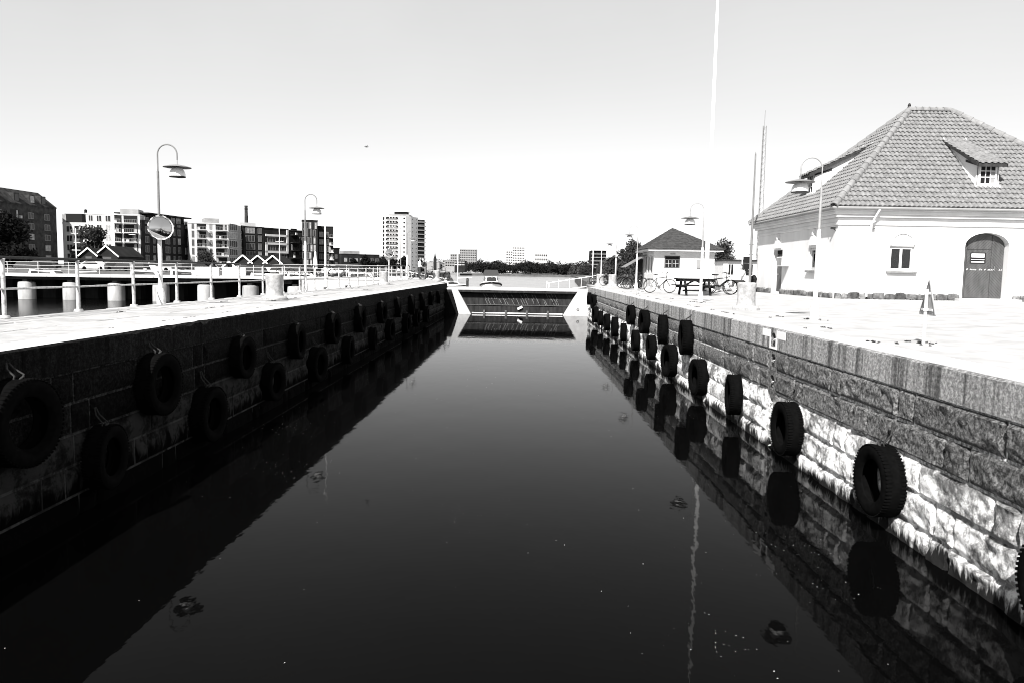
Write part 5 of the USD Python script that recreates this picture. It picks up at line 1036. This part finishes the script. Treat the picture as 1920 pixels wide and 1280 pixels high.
t, F = block('apartment_block', 'low dark terrace behind the trees left of the tower', (-84, 352), (-68, 362), 7.6, 12, 'far_dark'); windows(t, F, [(2 + 2.6 * k, 1.5) for k in range(7)], [1.2, 4.2], 1.8, 'far_grey', curtain=.5)
roofbox(t, F, 2, 10, 7.95, 9.4, -8, -3, 'far_grey')
t, F = block('apartment_block', 'low pale terrace between the dark terrace and the tower', (-66.5, 362), (-60, 366), 6.9, 12, 'far_grey'); windows(t, F, [(1.2 + 2 * k, 1.3) for k in range(4)], [1.2, 4.2], 1.8, 'far_grey', curtain=.5)

# round balconied tower
TW = thing('tower_block', 'tall white tower block with rounded balcony openings', 'building', (-80, 482, 0)); ST, SZ = 12, 2.66
plan = [(-89.6, 486), (-86.6, 480), (-73.2, 480), (-70.4, 483.5), (-67.2, 492), (-70, 500), (-87, 500), (-89.6, 494)]
TZ = 3.0 + ST * SZ
obj('wall', MB().poly(Polygon(plan), -3, TZ, flat(0)).mesh, 'far_white', TW, world=True)
def stadium(u0, u1, z0, z1): r = (z1 - z0) / 2; return shapely.LineString([(u0 + r, z0 + r), (u1 - r, z0 + r)]).buffer(r, quad_segs=6) if u1 - u0 > 2 * r + .01 else shapely.Point((u0 + u1) / 2, z0 + r).buffer(r, quad_segs=6)
Fl, Ff, Fs, Fd = Facade(plan[0], plan[1]), Facade(plan[1], plan[2]), Facade(plan[3], plan[4]), Facade(plan[4], (-62.8, 496))
def hole(F, shp, name, m_='black', d0=.0, d1=.06): return obj(name, MB().poly(shp, 0, d1 - d0, lambda u, w, d: F(u, w, d + d0)).mesh, m_, TW, world=True)
for k in range(ST):
    z = 3.2 + k * SZ
    h = hole(Ff, stadium(.6, 8.4, z, z + 1.9), 'balcony_opening'); r_ = MB()
    Ff.slab(r_, 1.6, 7.4, z + .75, z + .85, .06, .12); [Ff.slab(r_, 1.6 + q * .5, 1.75 + q * .5, z + .1, z + .75, .06, .12) for q in range(12)]; obj('balcony_rail', r_.mesh, 'far_grey' if k % 3 else 'far_frame', h, world=True)
    for u in (2.6, 4.4, 6.2): c = MB(); Ff.slab(c, u, u + .35, z + .85, z + 1.8, .06, .1); obj('mullion', c.mesh, 'far_frame', h, world=True)
    fr = stadium(.6, 8.4, z, z + 1.9); obj('surround', MB().poly(fr.buffer(.2).difference(fr), 0, .3, lambda u, w, d: Ff(u, w, d)).mesh, 'far_white', h, world=True)
    hole(Fl, stadium(2.0, 5.2, z, z + 1.9), 'balcony_opening'); hole(Ff, stadium(11.6, 12.8, z + .4, z + 1.6), 'porthole'); hole(Fs, stadium(1.5, 2.3, z + .5, z + 1.3), 'porthole', 'far_dark'); hole(Fs, stadium(6.4, 7.2, z + .5, z + 1.3), 'porthole', 'far_dark')
m = MB(); Fd.slab(m, 0, Fd.L, -1, TZ - 1.2, -8, -.8); obj('balcony_wing', m.mesh, 'far_dark', TW, world=True)
for k in range(ST): m = MB(); Fd.slab(m, 0, Fd.L, 2.6 + k * SZ, 3.2 + k * SZ, -1.5, .8); bl = obj('balcony', m.mesh, 'far_grey', TW, world=True); m = MB(); Fd.slab(m, .8, Fd.L - .8, 3.3 + k * SZ, 4.3 + k * SZ, -.8, -.72); obj('pane', m.mesh, 'far_curtain' if k % 4 == 2 else 'far_window', bl, world=True)
obj('roof_house', MB().box(-84.5, -71.5, 483, 497, TZ, TZ + 1.3).mesh, 'far_grey', TW, world=True); obj('roof_house', MB().box(-81.5, -73.5, 485, 494, TZ + 1.3, TZ + 3.0).mesh, 'far_dark', TW, world=True); obj('roof_slab', MB().box(-82, -73, 484.5, 494.5, TZ + 3.0, TZ + 3.4).mesh, 'far_white', TW, world=True)
rl = MB()
for k in range(24): rl.bar((-86 + k * .55, 480.4, TZ), (-86 + k * .55, 480.4, TZ + 1.0), .06)
obj('roof_railing', rl.bar((-86.3, 480.4, TZ + 1), (-73, 480.4, TZ + 1), .08).mesh, 'far_grey', TW, world=True)

# far hazeless towers on the skyline: rows of windows built as bands of panes
def far_tower(label, x0, x1, y, z1, storeys, n, m_='far_white', wm='far_hazy_window', z0=0, depth=20):
    t, F = block('high_rise', label, (x0, y), (x1, y), z1, depth, m_, z0); sh = (z1 - max(z0, 4)) / storeys
    for k in range(storeys):
        for j in range(n):
            m = MB(); w = F.L / n; F.slab(m, j * w + w * .14, (j + 1) * w - w * .14, max(z0, 4) + k * sh + sh * .3, max(z0, 4) + k * sh + sh * .8, 0, .15); obj('window', m.mesh, wm, t, world=True)
    return t, F
far_tower('pale high rise block with dense windows, leftmost beyond the water', -64.5, -47, 800, 23.4, 8, 9, 'far_grey')
far_tower('lower pale block adjoining the left high rise', -75, -66, 805, 18.4, 5, 4, 'far_grey')
far_tower('small far block left of the spire church', -88, -78, 850, 12.5, 3, 5, 'far_grey')
far_tower('white banded far tower standing tallest above the tree line', -11, 6.2, 1100, 37, 9, 7)
far_tower('lower white wing on left of the tallest far tower', -21, -11.3, 1103, 31, 7, 3)
far_tower('small white banded block right of the tallest far tower', 21.5, 39.5, 1100, 28, 4, 6)
t, F = far_tower('dark far block with projecting balconies above the right trees', 47.5, 57, 500, 15.4, 5, 4, 'far_dark', 'far_window')
for k in range(6): roofbox(t, F, -.6, F.L + .6, 4.2 + k * 2.28, 4.6 + k * 2.28, 0, 1.4, 'far_grey', 'balcony')
t, F = far_tower('low dark warehouse at the waterside left of the wood', -42, -35.5, 480, 7.0, 2, 6, 'far_dark', 'far_curtain')
far_tower('low pale buildings strip under the far high rise', -62, -47, 620, 8.2, 2, 8, 'far_grey', 'far_dark')
q = thing('church', 'tiny far church with a pointed spire right of the tower', 'church', (-102, 900, 0)); obj('nave', MB().box(-112, -97, 900, 912, 0, 10.5).mesh, 'far_grey', q, world=True); obj('tower', MB().box(-104, -100.6, 899, 903, 0, 14).mesh, 'far_dark', q, world=True); obj('spire', MB().lathe([(2.1, 14), (1.1, 17), (.01, 22)], 8, (-102.3, 901, 0)).mesh, 'far_dark', q, world=True)

# parked cars on the left quay
def make_car(label, loc, rz, m_):
    C = thing('parked_car', label, 'car', loc, rz); P = Polygon([(-2.1, .3), (2.1, .3), (2.15, .75), (1.2, .92), (.6, 1.42), (-1.1, 1.46), (-1.9, .98), (-2.15, .9)])
    obj('body', MB().poly(P, -.85, .85, lambda u, w, d: np.stack([u, d, w], 1)).mesh, m_, C)
    gl = Polygon([(1.02, .95), (.52, 1.36), (-1.02, 1.4), (-1.65, 1.0)])
    for s in (-1, 1): obj('side_window', MB().poly(gl, -.005, .005, lambda u, w, d, s=s: np.stack([u, s * .857 + d, w], 1)).mesh, 'far_window', C)
    for x in (-1.3, 1.3):
        for s in (-1, 1): obj('wheel', MB().lathe([(.001, -.1), (.22, -.1), (.32, -.08), (.32, .08), (.22, .1), (.001, .1)], 14, (x, s * .78, .32), axis='y').mesh, 'rubber', C)
    return C
cars = [make_car('dark parked car on the left quay, leftmost of the row', (-74, 116, 0), 4, 'dark_metal'), make_car('light parked car on the left quay, second of the row from left', (-66, 116, 0), -3, 'far_white')]
for k, x in enumerate((-61, -55.5, -50, -37.5, -33, -28.5)):
    dk = k % 2 == 0; copy(cars[0 if dk else 1], f"{'dark' if dk else 'light'} parked car on the left quay, {ord_[k + 2]} of the row from left", (x, 114 + (k % 3), 0), 6 * (k % 3) - 4)

# gabled boathouses on the left quay
def boathouse(label, x, y, w, d, zr, m_='far_dark'):
    b_ = thing('boathouse', label, 'boathouse', (x, y, 0)); ze = zr - w * .42
    obj('wall', MB().poly(Polygon([(x - w / 2, -.5), (x + w / 2, -.5), (x + w / 2, ze), (x, zr), (x - w / 2, ze)]), 0, d, front(y)).mesh, m_, b_, world=True)
    r = MB()
    for s in (-1, 1): r.add([(x, y - .3, zr + .12), (x + s * (w / 2 + .3), y - .3, ze - .1), (x + s * (w / 2 + .3), y + d, ze - .1), (x, y + d, zr + .12)], [[0, 1, 2, 3]] if s > 0 else [[0, 3, 2, 1]])
    obj('roof', r.mesh, 'far_dark', b_, world=True); g = MB()
    for s in (-1, 1): g.bar((x, y - .32, zr + .06), (x + s * (w / 2 + .3), y - .32, ze - .16), .2, .06, up=(0, 1, 0))
    obj('barge_board', g.mesh, 'white_paint', b_, world=True); obj('door', MB().box(x - w * .2, x + w * .2, y - .05, y, -.3, ze - .2).mesh, 'door_dark', b_, world=True)
    for s in (-1, 1): obj('window', MB().box(x + s * w * .33 - .25, x + s * w * .33 + .25, y - .05, y, .4, 1.1).mesh, 'far_frame', b_, world=True)
    return b_
boathouse('dark boathouse with white gable trim before the wide white block', -67.5, 122, 3.6, 8, 3.9)
boathouse('small boathouse with white gable trim left of the bigger gable', -69.9, 121, 2.6, 6, 3.5)
for k, x in enumerate((-44.4, -42.0, -39.6, -46.6)): boathouse(['left one', 'middle one', 'right one', 'lowest one at far left'][k] + ' of the dark boathouses with white gable trim', x, 120, 2.6 if k < 3 else 1.9, 6, 2.75 if k < 3 else 1.7)

# ------------------------------------------------------------------ trees and bushes
def foliage(blobs, n, size, seed, squash=1.0):
    r = np.random.default_rng(seed); b_ = np.array([(*c, q) for c, q in blobs], float); pr = b_[:, 3] ** 2; pr /= pr.sum(); i = r.choice(len(b_), n, p=pr)
    d = r.normal(size=(n, 3)); d /= np.linalg.norm(d, axis=1, keepdims=True); rad = b_[i, 3] * (r.random(n) ** .45) * (1 + .18 * r.normal(size=n) * .5)
    c = b_[i, :3] + d * rad[:, None] * np.array([1, 1, squash]); a = r.normal(size=(n, 3)); a /= np.linalg.norm(a, axis=1, keepdims=True); e = np.cross(a, r.normal(size=(n, 3))); e /= np.linalg.norm(e, axis=1, keepdims=True); s = size * r.uniform(.5, 1.4, n)[:, None]
    v = np.stack([c - a * s, c + e * s * .55, c + a * s, c - e * s * .55], 1).reshape(-1, 3); k = np.arange(n) * 4
    return v, np.vstack([np.stack([k, k + 1, k + 2], 1), np.stack([k, k + 2, k + 3], 1)])
def tree(name, label, loc, h, w, n, size, m_, seed, group=None, trunk=.12, cat='tree', narrow=False):
    r = random.Random(seed); t = thing(name, label, cat, loc, 0, group); bl = []
    for k in range(14):
        f = r.uniform(.28, 1.0); rr_ = w * (.5 if not narrow else .42) * (1 - abs(f - .55) * (1.1 if not narrow else 1.4)) ; a = r.uniform(0, 2 * PI); q = r.uniform(.15, .75) * rr_
        bl.append(((q * math.cos(a), q * math.sin(a), h * f - w * .12), w * r.uniform(.14, .26)))
    obj('crown', foliage(bl, n, size, seed), m_, t)
    tb = MB().tube([(0, 0, -.3), (.03 * h, 0, h * .3), (0, .02 * h, h * .7)], [trunk, trunk * .7, trunk * .25], 7)
    for k in range(5): a = r.uniform(0, 6.28); z = h * r.uniform(.25, .5); tb.tube([(0, 0, z), (w * .2 * math.cos(a), w * .2 * math.sin(a), z + h * .15), (w * .34 * math.cos(a), w * .34 * math.sin(a), z + h * .3)], [trunk * .45, trunk * .3, trunk * .1], 5)
    obj('trunk', tb.mesh, 'bark', t); return t
tree('tree', 'large dark leafy tree at the left edge before the brick block', (-103.5, 150, 0), 10.4, 13, 9000, .42, 'leaf_dark', 1, trunk=.4)
tree('tree', 'dark leafy tree cut by the left picture edge', (-108.5, 146, 0), 8.2, 9, 5000, .4, 'leaf_dark', 2, trunk=.35)
tree('tree', 'smaller dark tree at right foot of the brick block', (-101, 170, 0), 5.0, 4.5, 2500, .3, 'leaf_dark', 3)
tree('tree', 'round grey leafed tree before the wide white block', (-105.5, 185, 0), 10.2, 8, 5000, .32, 'leaf_mid', 4, trunk=.25)
tree('tree', 'low leafy tree at the foot of the white corner block', (-97.5, 232, 0), 6.0, 7.5, 3000, .3, 'leaf_mid', 5)
for k, x in enumerate(np.linspace(-73, -50, 9)):
    tree('tree', f'dark round tree left of the tower, {ord_[k] if k else "first"} of the row from the left', (x, 330 + 6 * math.sin(k * 2.1), 0), 5.6 + 1.2 * math.sin(k * 3.7), 5.5, 1500, .4, 'leaf_dark', 20 + k)
tree('tree', 'loose pale leafed tree rising behind the hut on its left', (10.1, 66, -.2), 4.0, 3.4, 9000, .095, 'leaf_mid', 6)
tree('bush_tree', 'lower bushy tree left of the loose tree behind hut', (8.9, 69, -.2), 3.3, 3.0, 3500, .13, 'leaf_mid', 7)
tree('tree', 'dense leafy tree behind the right end of the hut', (18.6, 68, -.2), 4.1, 3.6, 10000, .10, 'leaf_mid', 8)
tree('bush_tree', 'dark bush behind the lean-to of the hut', (9.6, 63, -.2), 2.4, 3.4, 3500, .12, 'leaf_mid', 9)
rng2 = random.Random(31)
bushes = [(8.6, 78), (10.0, 84), (11.8, 95), (13.5, 112), (16.0, 132), (19.0, 155), (21.5, 178), (23.6, 200), (25.8, 232), (27.5, 262), (31, 300), (34, 345)]
place = ['nearest the quay', 'second', 'third', 'fourth', 'fifth', 'sixth', 'seventh', 'eighth', 'ninth', 'tenth', 'eleventh', 'farthest']
bush0 = []
for k, (x, y) in enumerate(bushes):
    lab = f'light leafy bush on the right bank, {place[k]} along the shore'; h = min(2.6 + (y - 78) * .022, 6.5); w = h * 1.45
    if k < 3: bush0.append(tree('bush', lab, (x + w * .5, y, -.5), h, w, 3500, .14 + .02 * k, ('leaf_light', 'leaf_mid', 'leaf_light')[k], 40 + k, None, .08, 'bush'))
    else: s = h / (2.9 + .0 * k); copy(bush0[k % 3], lab, (x + w * .4, y, -.5), rng2.uniform(0, 360), None, (s, s, s))
for k, (x, y, h) in enumerate(((43, 400, 6.2), (38, 430, 6.0), (40, 470, 7.6), (36, 520, 7.0), (35, 560, 8.4), (33, 610, 7.4), (34, 650, 9.2), (31, 690, 8.0), (27, 730, 8.2), (22, 770, 8.8), (17, 800, 8.0), (11, 830, 7.4))):
    s = h / 2.9; copy(bush0[k % 3], f'broad light tree on the far right shore, {place[k] if k else "nearest"} of its line', (x, y, -1.2), 77 * k, None, (s * 1.15, s * 1.15, s))
bl = []
for k in range(160):
    s = rng2.random(); y = 420 + 500 * s + rng2.uniform(-25, 60); x0 = np.interp(y, [400, 650, 800, 1000], [34, 31, 16, -10]); x = x0 + rng2.uniform(2, 46) if s < .75 else x0 + rng2.uniform(-6, 60)
    bl.append(((x, y, rng2.uniform(1.0, 4.5) * (.7 + .6 * s)), rng2.uniform(2.0, 4.2)))
for k in range(220):
    x = rng2.uniform(-39, 42); y = 505 + rng2.uniform(0, 40) + abs(x - 10) * .5; h = 3.0 + 3.5 * meshkit.noise(np.array([x * .12, 3.3, 0])) + (1.2 if x > -10 else 0)
    bl.append(((x, y, rng2.uniform(.3, 1.0) * h), rng2.uniform(1.6, 2.8)))
obj('far_wood', foliage(bl, 60000, .55, 77), 'leaf_far', cat='wood', kind='stuff', label='dark far wood along the shore beyond the harbour')
obj('wood_bank', MB().poly(Polygon([(-40, 498), (40, 498), (60, 560), (-40, 560)]), -4, -.9, flat(0)).mesh, 'shore_ground', kind='structure', label='low bank under the far wood')
bl = [((rng2.uniform(-150, 160), 1150 + rng2.uniform(-30, 60), rng2.uniform(2, 13)), rng2.uniform(5, 9)) for k in range(200)]
obj('distant_wood', foliage(bl, 24000, 1.3, 78), 'leaf_far', cat='wood', kind='stuff', label='faint distant wood on the horizon at the foot of far towers')
# low scrub and stones along the right bank
sc = [((x + rng2.uniform(-.8, 1.8), y + rng2.uniform(-12, 12), rng2.uniform(-.9, .5)), rng2.uniform(.5, 1.1)) for x, y in bushes for _ in range(10)]
obj('bank_scrub', foliage(sc, 16000, .16, 79), 'leaf_light', cat='scrub', kind='stuff', label='pale scrub at the waterline of the right bank')
sc = [((rng2.uniform(7.4, 9.6), rng2.uniform(58.5, 64), rng2.uniform(.0, .5)), rng2.uniform(.25, .5)) for _ in range(40)]
obj('quay_end_scrub', foliage(sc, 5000, .07, 80), 'leaf_light', cat='scrub', kind='stuff', label='weeds at the far end of the right quay by the bicycles')

rw = random.Random(61); wd = []
for k in range(44):
    y = rw.uniform(7, 50); x = XR + COP + rw.choice((0, 0, 0, .02, rw.uniform(.1, 2.2))) + rw.gauss(0, .015); L = rw.uniform(.05, .5)
    for j in range(int(2 + L * 14)): wd.append(((x + rw.gauss(0, .02), y + rw.uniform(0, L), .004), rw.uniform(.012, .03)))
for x, y in ((6.62, 16.8), (6.35, 21), (6.35, 26.3), (5.98, 11.05)):
    for j in range(14): wd.append(((x + rw.gauss(0, .16), y + rw.gauss(0, .16), .005), rw.uniform(.012, .035)))
for k in range(60): wd.append(((rw.uniform(12.7, 17.2), 29.8 + rw.gauss(0, .12), .12), rw.uniform(.02, .05)))
obj('joint_weeds', foliage(wd, 7000, .014, 81, .5), 'leaf_mid', cat='weeds', kind='stuff', label='dark weeds and grit in the joints of the right quay paving')
wd = []
for k in range(34):
    y = rw.uniform(7, 40); x = rw.choice((-8.09, -7.14, XL - COP - .005)) + rw.gauss(0, .008); L = rw.uniform(.1, .7)
    for j in range(int(2 + L * 14)): wd.append(((x + rw.gauss(0, .01), y + rw.uniform(0, L), 0), rw.uniform(.01, .022)))
obj('joint_moss', foliage(wd, 4500, .012, 82, .4), 'leaf_mid', cat='moss', kind='stuff', label='dark moss in the joints of the left mole paving')

# ------------------------------------------------------------------ gull, flotsam
q = thing('gull', 'small dark gull flying high over the dock', 'bird', (-8.2, 40, 7.35), 30, scale=.62)
obj('body', hulls([[((-.14, 0, 0), .02), ((0, 0, 0), .05), ((.12, 0, .02), .035), ((.19, 0, .02), .012)], [((0, .03, .02), .03), ((.02, .22, .12), .018), ((-.06, .46, .06), .008)], [((0, -.03, .02), .03), ((.02, -.22, .12), .018), ((-.06, -.46, .06), .008)]], .03, 3), 'gull', q, smooth=True)
fl = MB(); r_ = random.Random(51)
for k in range(340):
    if r_.random() < .55: cx_, cy_ = r_.choice([(3.2, 7.6), (-.6, 9.5), (1.2, 13.5), (-3.8, 11.5), (3.6, 16.5), (-2.2, 18), (1.8, 6.2), (-4.6, 14.5), (3.3, 8.6)]); x, y = r_.gauss(cx_, .35), r_.gauss(cy_, .3)
    else: x, y = r_.uniform(-5.2, 4.4), r_.uniform(5.3, 24)
    x = min(max(x, -5.3), 4.5); s = r_.uniform(.002, .006); a = r_.uniform(0, 6.28); c_, s_ = math.cos(a) * s, math.sin(a) * s
    fl.add([(x + c_, y + s_, WATER + .004), (x - s_, y + c_, WATER + .006), (x - c_ * r_.uniform(1, 2.2), y - s_, WATER + .004), (x + s_ * .8, y - c_ * .8, WATER + .005)], [[0, 1, 2, 3]])
obj('flotsam', fl.mesh, 'old_white_paint', cat='flotsam', kind='stuff', label='tiny pale specks floating on the dock water')
